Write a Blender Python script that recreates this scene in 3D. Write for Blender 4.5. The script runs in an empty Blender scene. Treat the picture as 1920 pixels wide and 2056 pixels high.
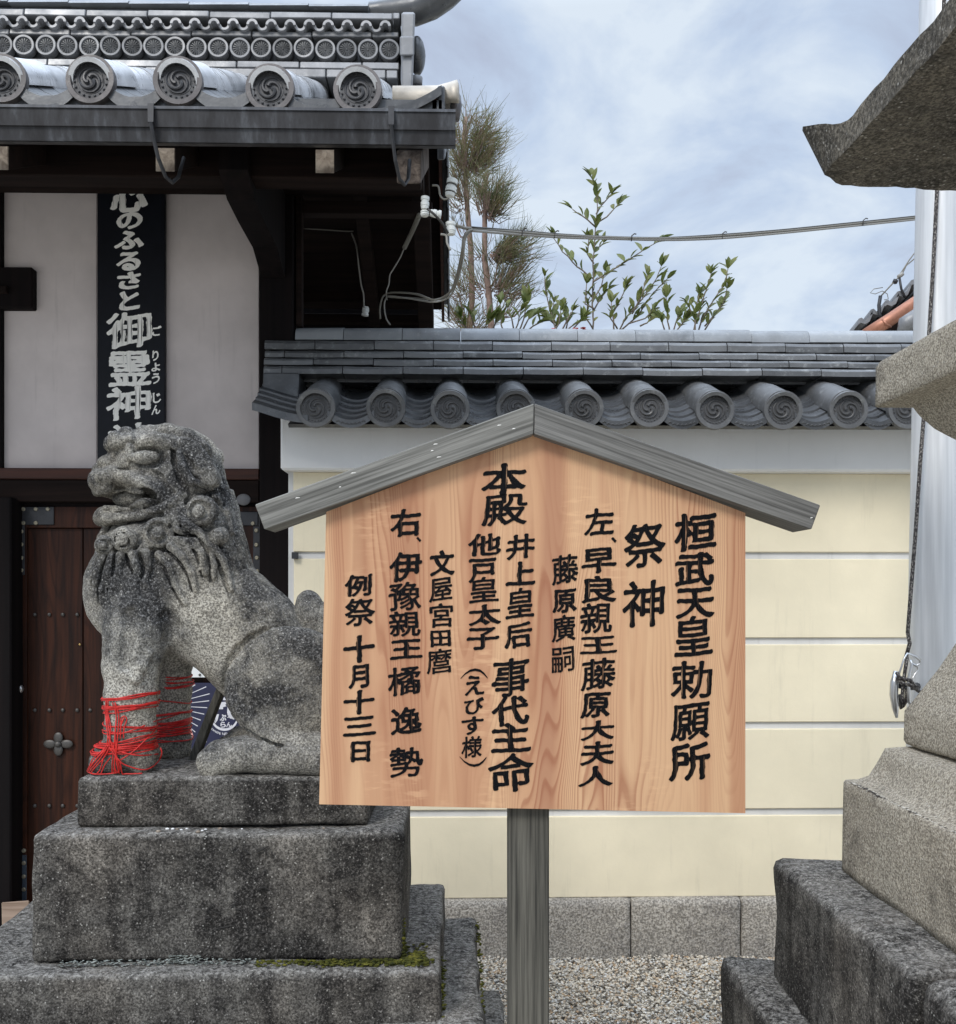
import bpy, math, random
import numpy as np
from mathutils import Vector, Matrix

# ------------------------------------------------------------------ camera, sky, sun, exposure
S = bpy.context.scene
COL = S.collection
R = math.radians
YAW = R(1.3)
F = 1920.0            # focal length in photo pixels
CX, CY = 960.0, 1190.0  # principal point in photo pixels
EYE = 1.5
cam_d = bpy.data.cameras.new('camera')
cam = bpy.data.objects.new('camera', cam_d)
COL.objects.link(cam)
cam_d.sensor_fit = 'HORIZONTAL'
cam_d.sensor_width = 36
cam_d.lens = 36
cam_d.shift_y = (CY - 1028.0) / 1920.0
cam_d.clip_start = 0.05
cam_d.clip_end = 2000
cam.location = (0, 0, EYE)
cam.rotation_euler = (R(90), 0, -YAW)
S.camera = cam
S.render.engine = 'CYCLES'
S.view_settings.view_transform = 'Standard'
S.view_settings.look = 'None'
S.view_settings.exposure = 0.84
S.view_settings.gamma = 1
S.view_settings.use_curve_mapping = False
S.cycles.max_bounces = 6
S.cycles.use_denoising = True

SUN_EL, SUN_AZ = R(42), R(-150)     # overcast glow high behind the camera's left shoulder
w = bpy.data.worlds.new('World'); S.world = w; w.use_nodes = True
nt = w.node_tree; nt.nodes.clear()
def WN(t, **k):
    n = nt.nodes.new(t)
    for a, b in k.items(): setattr(n, a, b)
    return n
out = WN('ShaderNodeOutputWorld'); bg = WN('ShaderNodeBackground'); bg.inputs[1].default_value = 0.1
sky = WN('ShaderNodeTexSky', sky_type='NISHITA'); sky.sun_disc = False
sky.sun_elevation = SUN_EL; sky.sun_rotation = R(150)
tc = WN('ShaderNodeTexCoord')
sep = WN('ShaderNodeSeparateXYZ'); nt.links.new(tc.outputs['Generated'], sep.inputs[0])
# cloud sheet: direction projected on a high plane
zz = WN('ShaderNodeMath', operation='ADD'); zz.inputs[1].default_value = 0.22
za = WN('ShaderNodeMath', operation='ABSOLUTE'); nt.links.new(sep.outputs[2], za.inputs[0]); nt.links.new(za.outputs[0], zz.inputs[0])
dx = WN('ShaderNodeMath', operation='DIVIDE'); nt.links.new(sep.outputs[0], dx.inputs[0]); nt.links.new(zz.outputs[0], dx.inputs[1])
dy = WN('ShaderNodeMath', operation='DIVIDE'); nt.links.new(sep.outputs[1], dy.inputs[0]); nt.links.new(zz.outputs[0], dy.inputs[1])
cmb = WN('ShaderNodeCombineXYZ'); nt.links.new(dx.outputs[0], cmb.inputs[0]); nt.links.new(dy.outputs[0], cmb.inputs[1])
n1 = WN('ShaderNodeTexNoise'); n1.inputs['Scale'].default_value = 2.9; n1.inputs['Detail'].default_value = 7; n1.inputs['Roughness'].default_value = 0.56
n1.inputs['Distortion'].default_value = 0.35
mp = WN('ShaderNodeMapping'); mp.inputs['Location'].default_value = (3.1, 1.7, 0.4); nt.links.new(cmb.outputs[0], mp.inputs[0]); nt.links.new(mp.outputs[0], n1.inputs['Vector'])
cr = WN('ShaderNodeValToRGB')
cr.color_ramp.elements[0].position = 0.38; cr.color_ramp.elements[0].color = (2.65, 3.0, 3.8, 1)
cr.color_ramp.elements[1].position = 0.62; cr.color_ramp.elements[1].color = (4.25, 4.75, 5.3, 1)
e_ = cr.color_ramp.elements.new(0.49); e_.color = (3.15, 3.75, 4.7, 1)
nt.links.new(n1.outputs[0], cr.inputs[0])
# overcast sky: brighter towards the zenith
el = WN('ShaderNodeMapRange'); el.inputs[1].default_value = 0.52; el.inputs[2].default_value = 1.0; el.inputs[3].default_value = 1.0; el.inputs[4].default_value = 4.2
nt.links.new(sep.outputs[2], el.inputs[0])
mul = WN('ShaderNodeVectorMath', operation='SCALE'); nt.links.new(cr.outputs[0], mul.inputs[0]); nt.links.new(el.outputs[0], mul.inputs['Scale'])
# low horizon paler
hz = WN('ShaderNodeMapRange'); hz.inputs[1].default_value = 0.0; hz.inputs[2].default_value = 0.42; hz.inputs[3].default_value = 0.45; hz.inputs[4].default_value = 0.0
nt.links.new(sep.outputs[2], hz.inputs[0])
mh = WN('ShaderNodeMixRGB'); mh.inputs[2].default_value = (3.9, 4.4, 4.95, 1); nt.links.new(hz.outputs[0], mh.inputs[0]); nt.links.new(mul.outputs[0], mh.inputs[1])
mx = WN('ShaderNodeMixRGB'); mx.inputs[0].default_value = 0.93
nt.links.new(sky.outputs[0], mx.inputs[1]); nt.links.new(mh.outputs[0], mx.inputs[2])
nt.links.new(mx.outputs[0], bg.inputs[0]); nt.links.new(bg.outputs[0], out.inputs[0])

sl = bpy.data.lights.new('sun', 'SUN'); sl.energy = 1.25; sl.angle = R(18); sl.color = (1.0, 0.96, 0.9)
so = bpy.data.objects.new('sun', sl); COL.objects.link(so)
sd = Vector((math.sin(SUN_AZ) * math.cos(SUN_EL), math.cos(SUN_AZ) * math.cos(SUN_EL), math.sin(SUN_EL)))
so.rotation_euler = sd.to_track_quat('Z', 'Y').to_euler()

# ------------------------------------------------------------------ helpers
FW = (math.sin(YAW), math.cos(YAW)); RT = (math.cos(YAW), -math.sin(YAW))
def P(px, py, Y):
    """point at distance Y (world y) that the photograph shows at pixel px, py"""
    a = (px - CX) / F; b = (CY - py) / F
    rx = FW[0] + RT[0] * a; ry = FW[1] + RT[1] * a
    k = Y / ry
    return (rx * k, Y, EYE + b * k)
def PX(px, Y): return P(px, CY, Y)[0]
def PZ(py, Y, px=916): return P(px, py, Y)[2]

rng = random.Random(7)
class MB:
    def __init__(s): s.v = []; s.f = []
    def add(s, v, f):
        o = len(s.v); s.v += [tuple(p) for p in v]; s.f += [tuple(i + o for i in q) for q in f]; return s
    def box(s, x0, x1, y0, y1, z0, z1, c=0.0):
        return s.hexa([(x0, y0, z0), (x1, y0, z0), (x1, y1, z0), (x0, y1, z0), (x0, y0, z1), (x1, y0, z1), (x1, y1, z1), (x0, y1, z1)], c)
    def hexa(s, p, c=0.0):
        """8 corners: bottom ring then top ring; c = chamfer"""
        p = [Vector(q) for q in p]
        if c <= 0:
            return s.add(p, [(0, 3, 2, 1), (4, 5, 6, 7), (0, 1, 5, 4), (1, 2, 6, 5), (2, 3, 7, 6), (3, 0, 4, 7)])
        nb = {0: (1, 3, 4), 1: (0, 2, 5), 2: (3, 1, 6), 3: (2, 0, 7), 4: (5, 7, 0), 5: (4, 6, 1), 6: (7, 5, 2), 7: (6, 4, 3)}
        # vertex (corner, axis k) = corner moved inwards along the two other axes -> lies on face perpendicular to axis k
        V = []
        for i in range(8):
            e = [(p[j] - p[i]) for j in nb[i]]
            d = [x.normalized() * min(c, x.length * 0.45) for x in e]
            V += [p[i] + d[1] + d[2], p[i] + d[0] + d[2], p[i] + d[0] + d[1]]
        g = lambda i, k: i * 3 + k
        f = []
        for ring, k in (((0, 3, 2, 1), 2), ((4, 5, 6, 7), 2), ((0, 1, 5, 4), 1), ((1, 2, 6, 5), 0), ((2, 3, 7, 6), 1), ((3, 0, 4, 7), 0)):
            f.append(tuple(g(i, k) for i in ring))
        for i in range(8):
            for ax in range(3):
                j = nb[i][ax]
                if j > i:
                    ks = [k for k in range(3) if k != ax]
                    f.append((g(i, ks[0]), g(i, ks[1]), g(j, ks[1]), g(j, ks[0])))
            f.append((g(i, 0), g(i, 1), g(i, 2)))
        return s.add(V, f)
    def tube(s, pts, r, n=8, caps=True):
        pts = [Vector(p) for p in pts]; m = len(pts)
        rs = r if isinstance(r, (list, tuple)) else [r] * m
        V = []; Fc = []; up = None
        for i in range(m):
            t = (pts[min(i + 1, m - 1)] - pts[max(i - 1, 0)])
            t = t.normalized() if t.length > 1e-9 else Vector((0, 0, 1))
            if up is None:
                up = Vector((0, 0, 1)) if abs(t.z) < 0.9 else Vector((1, 0, 0))
            a = t.cross(up)
            if a.length < 1e-6: a = t.cross(Vector((0.3, 1, 0.2)))
            a.normalize(); b = a.cross(t).normalized(); up = b
            for k in range(n):
                q = 2 * math.pi * k / n
                V.append(pts[i] + (a * math.cos(q) + b * math.sin(q)) * rs[i])
        for i in range(m - 1):
            for k in range(n):
                k2 = (k + 1) % n
                Fc.append((i * n + k, i * n + k2, (i + 1) * n + k2, (i + 1) * n + k))
        if caps:
            Fc.append(tuple(range(n - 1, -1, -1))); Fc.append(tuple((m - 1) * n + k for k in range(n)))
        return s.add(V, Fc)
    def prism(s, poly, y0, y1):
        """poly: list of (x, z); extruded along y"""
        n = len(poly)
        V = [(x, y0, z) for x, z in poly] + [(x, y1, z) for x, z in poly]
        Fc = [tuple(range(n)), tuple(range(2 * n - 1, n - 1, -1))] + [(i, i + n, (i + 1) % n + n, (i + 1) % n) for i in range(n)]
        return s.add(V, Fc)
    def lathe(s, prof, c, axis='z', n=24):
        """prof: (radius, height)"""
        V = []; Fc = []
        for r, h in prof:
            for k in range(n):
                q = 2 * math.pi * k / n
                a, b = r * math.cos(q), r * math.sin(q)
                V.append((c[0] + a, c[1] + b, c[2] + h) if axis == 'z' else ((c[0] + a, c[1] + h, c[2] + b) if axis == 'y' else (c[0] + h, c[1] + a, c[2] + b)))
        for i in range(len(prof) - 1):
            for k in range(n):
                Fc.append((i * n + k, i * n + (k + 1) % n, (i + 1) * n + (k + 1) % n, (i + 1) * n + k))
        Fc.append(tuple(range(n))); Fc.append(tuple((len(prof) - 1) * n + k for k in range(n)))
        return s.add(V, Fc)
    def ball(s, c, r, n=8, m=6, sc=(1, 1, 1)):
        V = [(c[0], c[1], c[2] + r * sc[2])]; Fc = []
        for i in range(1, m):
            t = math.pi * i / m
            for k in range(n):
                q = 2 * math.pi * k / n
                V.append((c[0] + r * sc[0] * math.sin(t) * math.cos(q), c[1] + r * sc[1] * math.sin(t) * math.sin(q), c[2] + r * sc[2] * math.cos(t)))
        V.append((c[0], c[1], c[2] - r * sc[2]))
        for k in range(n):
            Fc.append((0, 1 + k, 1 + (k + 1) % n))
            for i in range(m - 2):
                a = 1 + i * n + k; b = 1 + i * n + (k + 1) % n
                Fc.append((a, a + n, b + n, b))
            Fc.append((1 + (m - 2) * n + k, len(V) - 1, 1 + (m - 2) * n + (k + 1) % n))
        return s.add(V, Fc)
    def mesh(s, name, mat, smooth=False, origin=(0, 0, 0), angle=None):
        me = bpy.data.meshes.new(name)
        o = Vector(origin)
        me.from_pydata([tuple(Vector(p) - o) for p in s.v], [], s.f)
        me.validate(); fixn(me)
        if mat: me.materials.append(mat)
        if smooth:
            me.polygons.foreach_set('use_smooth', [True] * len(me.polygons))
            if angle is not None: sharp(me, angle)
        me.update()
        return me
import bmesh
def fixn(me):
    bm = bmesh.new(); bm.from_mesh(me)
    bmesh.ops.recalc_face_normals(bm, faces=bm.faces)
    bm.to_mesh(me); bm.free()
def sharp(me, ang):
    try: me.set_sharp_from_angle(angle=ang)
    except Exception: pass

def root(name, loc, label, cat, group=None):
    o = bpy.data.objects.new(name, None); COL.objects.link(o); o.location = loc; o.empty_display_size = 0.1
    o['label'] = label; o['category'] = cat
    if group: o['group'] = group
    return o
def wpos(o):
    p = Vector((0, 0, 0))
    while o is not None: p += Vector(o.location); o = o.parent
    return p
def obj(name, me, parent=None, loc=None, label=None):
    """loc: world position of the mesh origin (no rotations in parents)"""
    o = bpy.data.objects.new(name, me); COL.objects.link(o)
    l = Vector(loc) if loc is not None else Vector((0, 0, 0))
    if parent is not None:
        o.parent = parent; l = l - wpos(parent)
    o.location = l
    if label: o['label'] = label
    return o
def part(name, mb, mat, parent, smooth=False, label=None, angle=None):
    """mesh given in world coordinates, its origin put at the parent's origin"""
    o = wpos(parent) if parent is not None else Vector((0, 0, 0))
    return obj(name, mb.mesh(name, mat, smooth, o, angle), parent, o, label)
def top(name, mb, mat, label, cat, origin, smooth=False, group=None, kind=None, angle=None):
    o = obj(name, mb.mesh(name, mat, smooth, origin, angle), None, origin)
    if label: o['label'] = label
    if cat: o['category'] = cat
    if group: o['group'] = group
    if kind: o['kind'] = kind
    return o
def npmesh(name, V, Q, mat, smooth=True):
    me = bpy.data.meshes.new(name)
    V = np.asarray(V, np.float32); Q = np.asarray(Q, np.int32); k = Q.shape[1]
    me.vertices.add(len(V)); me.vertices.foreach_set('co', V.ravel())
    me.loops.add(Q.size); me.loops.foreach_set('vertex_index', Q.ravel())
    me.polygons.add(len(Q)); me.polygons.foreach_set('loop_start', np.arange(0, Q.size, k, dtype=np.int32))
    me.polygons.foreach_set('loop_total', np.full(len(Q), k, np.int32))
    me.polygons.foreach_set('use_smooth', np.full(len(Q), smooth))
    if mat: me.materials.append(mat)
    me.update(calc_edges=True)
    return me

_rs = np.random.RandomState(5)
_K = [(_rs.normal(size=3), _rs.uniform(0, 6.28)) for _ in range(60)]
def sn(p, f, n=14, off=0):
    """cheap smooth noise of points p (N,3), about -1..1"""
    r = np.zeros(len(p))
    for k, ph in _K[off:off + n]: r += np.sin(p @ (k * f) + ph)
    return r / math.sqrt(n)

def stone_block(x0, x1, y0, y1, z0, z1, rad=0.02, step=0.02, amp=0.004, seed=0, taper=0.0):
    """worn stone block: rounded box, finely divided, uneven"""
    L = (x1 - x0, y1 - y0, z1 - z0); c = np.array([(x0 + x1) / 2, (y0 + y1) / 2, (z0 + z1) / 2])
    V = []; Q = []; idx = {}
    n = [max(2, int(round(l / step))) for l in L]
    def vid(i, j, k):
        key = (i, j, k)
        if key not in idx: idx[key] = len(V); V.append((i / n[0] - .5, j / n[1] - .5, k / n[2] - .5))
        return idx[key]
    for i in range(n[0]):
        for j in range(n[1]):
            Q.append((vid(i, j, 0), vid(i, j + 1, 0), vid(i + 1, j + 1, 0), vid(i + 1, j, 0)))
            Q.append((vid(i, j, n[2]), vid(i + 1, j, n[2]), vid(i + 1, j + 1, n[2]), vid(i, j + 1, n[2])))
    for i in range(n[0]):
        for k in range(n[2]):
            Q.append((vid(i, 0, k), vid(i + 1, 0, k), vid(i + 1, 0, k + 1), vid(i, 0, k + 1)))
            Q.append((vid(i, n[1], k), vid(i, n[1], k + 1), vid(i + 1, n[1], k + 1), vid(i + 1, n[1], k)))
    for j in range(n[1]):
        for k in range(n[2]):
            Q.append((vid(0, j, k), vid(0, j, k + 1), vid(0, j + 1, k + 1), vid(0, j + 1, k)))
            Q.append((vid(n[0], j, k), vid(n[0], j + 1, k), vid(n[0], j + 1, k + 1), vid(n[0], j, k + 1)))
    p = np.array(V) * np.array(L); h = np.array(L) / 2
    r = min(rad, h.min() * .9)
    q = np.clip(p, -(h - r), h - r); d = p - q; ln = np.linalg.norm(d, axis=1, keepdims=True)
    dd = np.where(ln > 1e-9, d / np.maximum(ln, 1e-9), 0)
    p = q + dd * r
    nrm = dd
    p += nrm * (amp * sn(p + c + seed, 9)[:, None] + amp * .45 * sn(p + c + seed, 34, off=20)[:, None])
    if taper: p[:, :2] *= (1 - taper * (p[:, 2:3] / L[2] + .5))
    return p + c, np.array(Q)

# ------------------------------------------------------------------ materials
class NT:
    def __init__(s, name, rough=0.8, spec=0.3, metal=0.0):
        s.m = bpy.data.materials.new(name); s.m.use_nodes = True
        s.t = s.m.node_tree; s.b = s.t.nodes['Principled BSDF']
        s.b.inputs['Roughness'].default_value = rough; s.b.inputs['Metallic'].default_value = metal
        s.b.inputs['Specular IOR Level'].default_value = spec
        g = s.t.nodes.new('ShaderNodeNewGeometry'); s.pos = g.outputs['Position']; s.nor = g.outputs['Normal']
    def n(s, t, **k):
        x = s.t.nodes.new(t)
        for a, b in k.items(): setattr(x, a, b)
        return x
    def l(s, a, b): s.t.links.new(a, b)
    def objco(s):
        return s.n('ShaderNodeTexCoord').outputs['Object']
    def map(s, vec, sc=(1, 1, 1), loc=(0, 0, 0), rot=(0, 0, 0)):
        m = s.n('ShaderNodeMapping'); m.inputs['Scale'].default_value = sc; m.inputs['Location'].default_value = loc; m.inputs['Rotation'].default_value = rot
        s.l(vec, m.inputs[0]); return m.outputs[0]
    def noise(s, scale, detail=4, rough=.5, vec=None, dist=0.0, col=False):
        x = s.n('ShaderNodeTexNoise'); x.inputs['Scale'].default_value = scale; x.inputs['Detail'].default_value = detail
        x.inputs['Roughness'].default_value = rough; x.inputs['Distortion'].default_value = dist
        s.l(vec or s.pos, x.inputs['Vector']); return x.outputs[1 if col else 0]
    def vor(s, scale, vec=None, out='Distance', feature='F1'):
        x = s.n('ShaderNodeTexVoronoi', feature=feature); x.inputs['Scale'].default_value = scale
        s.l(vec or s.pos, x.inputs['Vector']); return x.outputs[out]
    def ramp(s, fac, stops, interp='LINEAR'):
        x = s.n('ShaderNodeValToRGB'); e = x.color_ramp.elements; x.color_ramp.interpolation = interp
        while len(e) < len(stops): e.new(.5)
        for i, (p, c) in enumerate(stops):
            e[i].position = p; e[i].color = (c[0], c[1], c[2], 1) if not isinstance(c, (int, float)) else (c, c, c, 1)
        s.l(fac, x.inputs[0]); return x.outputs[0]
    def mix(s, fac, a, b, mode='MIX'):
        x = s.n('ShaderNodeMixRGB', blend_type=mode)
        for i, v in enumerate((fac, a, b)):
            if isinstance(v, (int, float)): x.inputs[i].default_value = v if i == 0 else (v, v, v, 1)
            elif isinstance(v, tuple): x.inputs[i].default_value = (*v, 1)
            else: s.l(v, x.inputs[i])
        return x.outputs[0]
    def math(s, op, a, b=0.0, c=None):
        x = s.n('ShaderNodeMath', operation=op)
        for i, v in enumerate((a, b) if c is None else (a, b, c)):
            if isinstance(v, (int, float)): x.inputs[i].default_value = v
            else: s.l(v, x.inputs[i])
        return x.outputs[0]
    def rand(s): return s.n('ShaderNodeObjectInfo').outputs['Random']
    def color(s, c):
        if isinstance(c, tuple): s.b.inputs['Base Color'].default_value = (*c, 1)
        else: s.l(c, s.b.inputs['Base Color'])
    def rough(s, c): s.l(c, s.b.inputs['Roughness'])
    def bump(s, h, dist=0.002, strength=1.0, h2=None, d2=0.001):
        b = s.n('ShaderNodeBump'); b.inputs['Distance'].default_value = dist; b.inputs['Strength'].default_value = strength
        s.l(h, b.inputs['Height']); o = b.outputs[0]
        if h2 is not None:
            b2 = s.n('ShaderNodeBump'); b2.inputs['Distance'].default_value = d2; b2.inputs['Strength'].default_value = strength
            s.l(h2, b2.inputs['Height']); s.l(o, b2.inputs['Normal']); o = b2.outputs[0]
        s.l(o, s.b.inputs['Normal'])

def granite(name, light, dark, lichen, amount, grain=190, streak=0.0, topw=0.35, spread=.12, up=0.0, warm=None, star=.6, patches=()):
    """weathered granite: grains, dark lichen patches, pale crust on tops"""
    k = NT(name, .9, .15)
    g = k.noise(grain, 2, .7)
    base = k.ramp(g, [(.38, dark), (.49, tuple((a + b) * .45 for a, b in zip(dark, light))), (.60, light)])
    big = k.noise(5.0, 4, .6, dist=.4)
    if streak:
        st = k.noise(3.0, 4, .6, vec=k.map(k.pos, (5.5, 5.5, .8)))
        big = k.math('ADD', k.math('MULTIPLY', big, 1 - streak), k.math('MULTIPLY', st, streak))
    fine = k.noise(30, 4, .75)
    big = k.math('ADD', k.math('MULTIPLY', big, .72), k.math('MULTIPLY', fine, .28))
    nz = k.n('ShaderNodeSeparateXYZ'); k.l(k.nor, nz.inputs[0])
    if up: big = k.math('SUBTRACT', big, k.math('MULTIPLY', nz.outputs[2], up))
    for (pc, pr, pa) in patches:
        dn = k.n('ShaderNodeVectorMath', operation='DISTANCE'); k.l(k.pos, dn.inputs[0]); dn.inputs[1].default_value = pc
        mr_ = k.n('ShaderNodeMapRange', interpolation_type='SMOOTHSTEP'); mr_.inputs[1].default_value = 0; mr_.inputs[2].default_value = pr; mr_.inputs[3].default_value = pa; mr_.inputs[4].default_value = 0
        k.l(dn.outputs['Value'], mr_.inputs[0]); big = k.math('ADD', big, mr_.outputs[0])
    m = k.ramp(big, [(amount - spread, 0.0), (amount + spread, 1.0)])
    gl = k.noise(grain * .85, 3, .8)
    lc = k.ramp(gl, [(.38, tuple(c * .4 for c in lichen)), (.52, lichen), (.60, tuple(min(1, c * 2.8) for c in lichen)), (.68, tuple(min(.5, c * 6.0) for c in lichen))])
    c = k.mix(m, lc, base)
    sp = k.vor(grain * .5); sp = k.ramp(sp, [(.10, 1.0), (.24, 0.0)])
    rr = k.ramp(k.noise(grain * .3, 2), [(.46, 0.0), (.60, 1.0)])
    c = k.mix(k.math('MULTIPLY', k.math('MULTIPLY', sp, rr), star), c, (.60, .585, .54))
    if warm:
        wm = k.ramp(k.noise(3.3, 3, .5, vec=k.map(k.pos, (1, 1, 1), (4, 2, 7))), [(.45, 0.0), (.65, .6)]); c = k.mix(wm, c, k.mix(1.0, c, warm, 'MULTIPLY'))
    tp = k.math('MULTIPLY', k.ramp(nz.outputs[2], [(.30, 0.0), (.85, 1.0)]), k.ramp(k.noise(75, 5, .85), [(.44, 0.0), (.58, 1.0)]))
    c = k.mix(k.math('MULTIPLY', tp, topw), c, k.ramp(k.noise(grain * .6, 3, .7), [(.35, (.14, .13, .12)), (.6, (.52, .50, .46))]))
    k.color(c)
    k.bump(k.noise(grain * .6, 4, .75), .005, 1.0, k.noise(34, 4, .65), .006)
    return k.m
M = {}
_L = lambda x, y, d=.10: P(x, y, 2.39 - d)
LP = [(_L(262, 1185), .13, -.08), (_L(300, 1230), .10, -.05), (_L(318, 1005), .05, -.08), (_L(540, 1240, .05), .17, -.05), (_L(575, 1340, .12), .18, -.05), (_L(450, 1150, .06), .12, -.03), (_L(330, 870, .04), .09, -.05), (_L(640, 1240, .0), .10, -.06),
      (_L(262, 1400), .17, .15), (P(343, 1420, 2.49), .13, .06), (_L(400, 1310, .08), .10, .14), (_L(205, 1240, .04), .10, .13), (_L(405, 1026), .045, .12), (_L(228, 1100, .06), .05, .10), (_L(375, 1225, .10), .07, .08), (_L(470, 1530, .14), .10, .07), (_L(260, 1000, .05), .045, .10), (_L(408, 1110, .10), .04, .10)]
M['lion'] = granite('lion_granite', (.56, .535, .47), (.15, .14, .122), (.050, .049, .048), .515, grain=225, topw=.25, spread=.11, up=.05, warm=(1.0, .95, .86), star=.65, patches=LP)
M['lantern'] = granite('lantern_granite', (.53, .48, .39), (.20, .175, .14), (.10, .088, .072), .38, grain=230, topw=.15, spread=.09)
M['dark_stone'] = granite('dark_stone', (.36, .34, .305), (.070, .065, .058), (.030, .028, .026), .575, grain=215, streak=.45, topw=.6, spread=.12, warm=(1.0, .93, .87), star=.55)
M['kasa'] = granite('roof_stone', (.24, .215, .175), (.07, .062, .05), (.048, .045, .040), .5, grain=130, topw=.3)
M['base_granite'] = granite('base_granite', (.54, .50, .44), (.20, .185, .16), (.15, .14, .13), .38, grain=120, topw=.1)

def kawara(name, col, var=.35, rough=.5, pale=.25, metal=.25):
    k = NT(name, rough, .6, metal)
    r = k.rand()
    big = k.noise(9, 5, .6, dist=.4)
    a = k.mix(k.ramp(big, [(.35, 0.0), (.66, 1.0)]), tuple(c * .72 for c in col), tuple(min(1, c * 1.35) for c in col))
    a = k.mix(k.math('MULTIPLY', r, var), a, tuple(c * 2.1 for c in col))
    sm = k.ramp(k.noise(30, 4, .7), [(.55, 0.0), (.72, 1.0)])
    a = k.mix(k.math('MULTIPLY', sm, pale), a, (.42, .43, .42))
    k.color(a)
    k.rough(k.ramp(k.noise(14, 3, .6), [(.3, rough - .12), (.7, rough + .15)]))
    k.bump(k.noise(150, 3, .6), .0008, .5, k.noise(12, 2), .003)
    return k.m
M['tile'] = kawara('smoked_tile', (.088, .090, .092), .7, .42, .4, .2)
M['tile_dark'] = kawara('smoked_tile_dark', (.062, .064, .067), .35, .34, .12, .3)
M['tile_disc'] = kawara('smoked_tile_disc', (.070, .071, .072), .5, .5, .15, .1)
M['tile_field'] = kawara('smoked_tile_field', (.046, .046, .047), .4, .48, .05, .1)
M['tile_pale'] = kawara('smoked_tile_pale', (.155, .163, .170), .8, .42, .45, .15)
M['tile_gate'] = kawara('gate_tile', (.145, .147, .152), .5, .42, .25, .2)
M['tile_chip'] = kawara('gate_tile_dark', (.034, .034, .037), .3, .5, .08, .1)
M['tile_brown'] = kawara('gate_tile_brown', (.070, .063, .063), .35, .42, .1, .15)
M['roll_pale'] = kawara('silver_roll_tile', (.44, .445, .455), .6, .30, .4, .25)
M['wave'] = kawara('wave_tile_grey', (.26, .26, .265), .4, .42, .1, .1)
M['tile_tan'] = kawara('gate_tile_tan', (.42, .38, .32), .2, .5, .1)

def plaster(name, col, stain=.12, warm=None):
    k = NT(name, .9, .2)
    b = k.noise(2.2, 5, .6)
    c = k.mix(k.ramp(b, [(.35, 0.0), (.7, 1.0)]), tuple(x * (1 - stain) for x in col), col)
    st = k.ramp(k.noise(4, 5, .65, vec=k.map(k.pos, (6, 6, .5))), [(.58, 0.0), (.78, 1.0)])
    c = k.mix(k.math('MULTIPLY', st, stain * 1.8), c, tuple(x * .5 for x in col))
    bl = k.ramp(k.noise(1.1, 6, .7, dist=.8), [(.5, 0.0), (.72, 1.0)]); c = k.mix(k.math('MULTIPLY', bl, stain * 2.0), c, (col[0] * .82, col[1] * .83, col[2] * .84))
    c = k.mix(k.math('MULTIPLY', k.ramp(k.noise(55, 3, .6), [(.6, 0.0), (.7, 1.0)]), stain * .35), c, tuple(x * .7 for x in col))
    k.color(c); k.bump(k.noise(120, 4, .6), .0006, .6, k.noise(7, 3), .004)
    return k.m
M['cream'] = plaster('cream_plaster', (.85, .765, .57), .14)
M['groove'] = plaster('groove_plaster', (.74, .74, .73), .32)
M['white_plaster'] = plaster('white_plaster', (.80, .80, .79), .08)
M['gate_plaster'] = plaster('gate_plaster', (.70, .63, .61), .24)

def wood(name, a, b, axis='z', sc=30, rough=.6, rings=0, contrast=(.35, .65), bumpd=.0008, spec=.3, tilt=0.0):
    k = NT(name, rough, spec)
    sc3 = {'z': (sc, sc, sc * .045), 'x': (sc * .045, sc, sc), 'y': (sc, sc * .045, sc)}[axis]
    o = k.n('ShaderNodeVectorMath', operation='ADD'); k.l(k.pos, o.inputs[0])
    rr = k.n('ShaderNodeCombineXYZ'); r = k.math('MULTIPLY', k.rand(), 7.0)
    for i in range(3): k.l(r, rr.inputs[i])
    k.l(rr.outputs[0], o.inputs[1])
    if tilt or rings == 0 and axis == 'z': sc3 = tuple(x_ * (.45 if x_ < sc else 1) for x_ in sc3)
    src = k.map(o.outputs[0], rot=(0, tilt, 0)) if tilt else o.outputs[0]
    v = k.map(src, sc3)
    g = k.noise(1.0, 6, .62, vec=v, dist=.6 if not tilt and axis != 'z' else 0.0)
    c = k.ramp(g, [(contrast[0], a), (contrast[1], b)])
    if rings:
        v2 = k.map(o.outputs[0], {'z': (1, 1, .12), 'x': (.12, 1, 1), 'y': (1, .12, 1)}[axis])
        wv = k.noise(5, 2, .5, vec=v2)
        s2 = k.math('FRACT', k.math('MULTIPLY', wv, rings)); s2 = k.ramp(s2, [(0.0, 1.0), (.25, 0.0), (.8, 0.0), (1.0, 1.0)])
        c = k.mix(k.math('MULTIPLY', s2, .5), c, tuple(x * .45 for x in a))
    k.color(c); k.bump(g, bumpd, .8)
    return k.m
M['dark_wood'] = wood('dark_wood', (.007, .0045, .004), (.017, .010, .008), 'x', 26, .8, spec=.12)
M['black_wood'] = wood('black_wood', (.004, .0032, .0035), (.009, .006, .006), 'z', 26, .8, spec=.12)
M['rail_wood'] = wood('rail_wood', (.028, .009, .005), (.062, .019, .010), 'x', 40, .55)
M['door_wood'] = wood('door_wood', (.014, .0048, .0027), (.055, .017, .0075), 'z', 34, .5, rings=16, spec=.2)
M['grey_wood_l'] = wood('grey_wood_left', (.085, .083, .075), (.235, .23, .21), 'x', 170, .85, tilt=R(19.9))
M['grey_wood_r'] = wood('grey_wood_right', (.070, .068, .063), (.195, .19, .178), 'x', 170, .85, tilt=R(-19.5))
M['grey_wood_d'] = wood('board_edge_wood', (.10, .075, .06), (.22, .17, .13), 'x', 60, .85)
M['post_wood'] = wood('post_wood', (.036, .034, .029), (.125, .118, .098), 'z', 150, .9)
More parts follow.
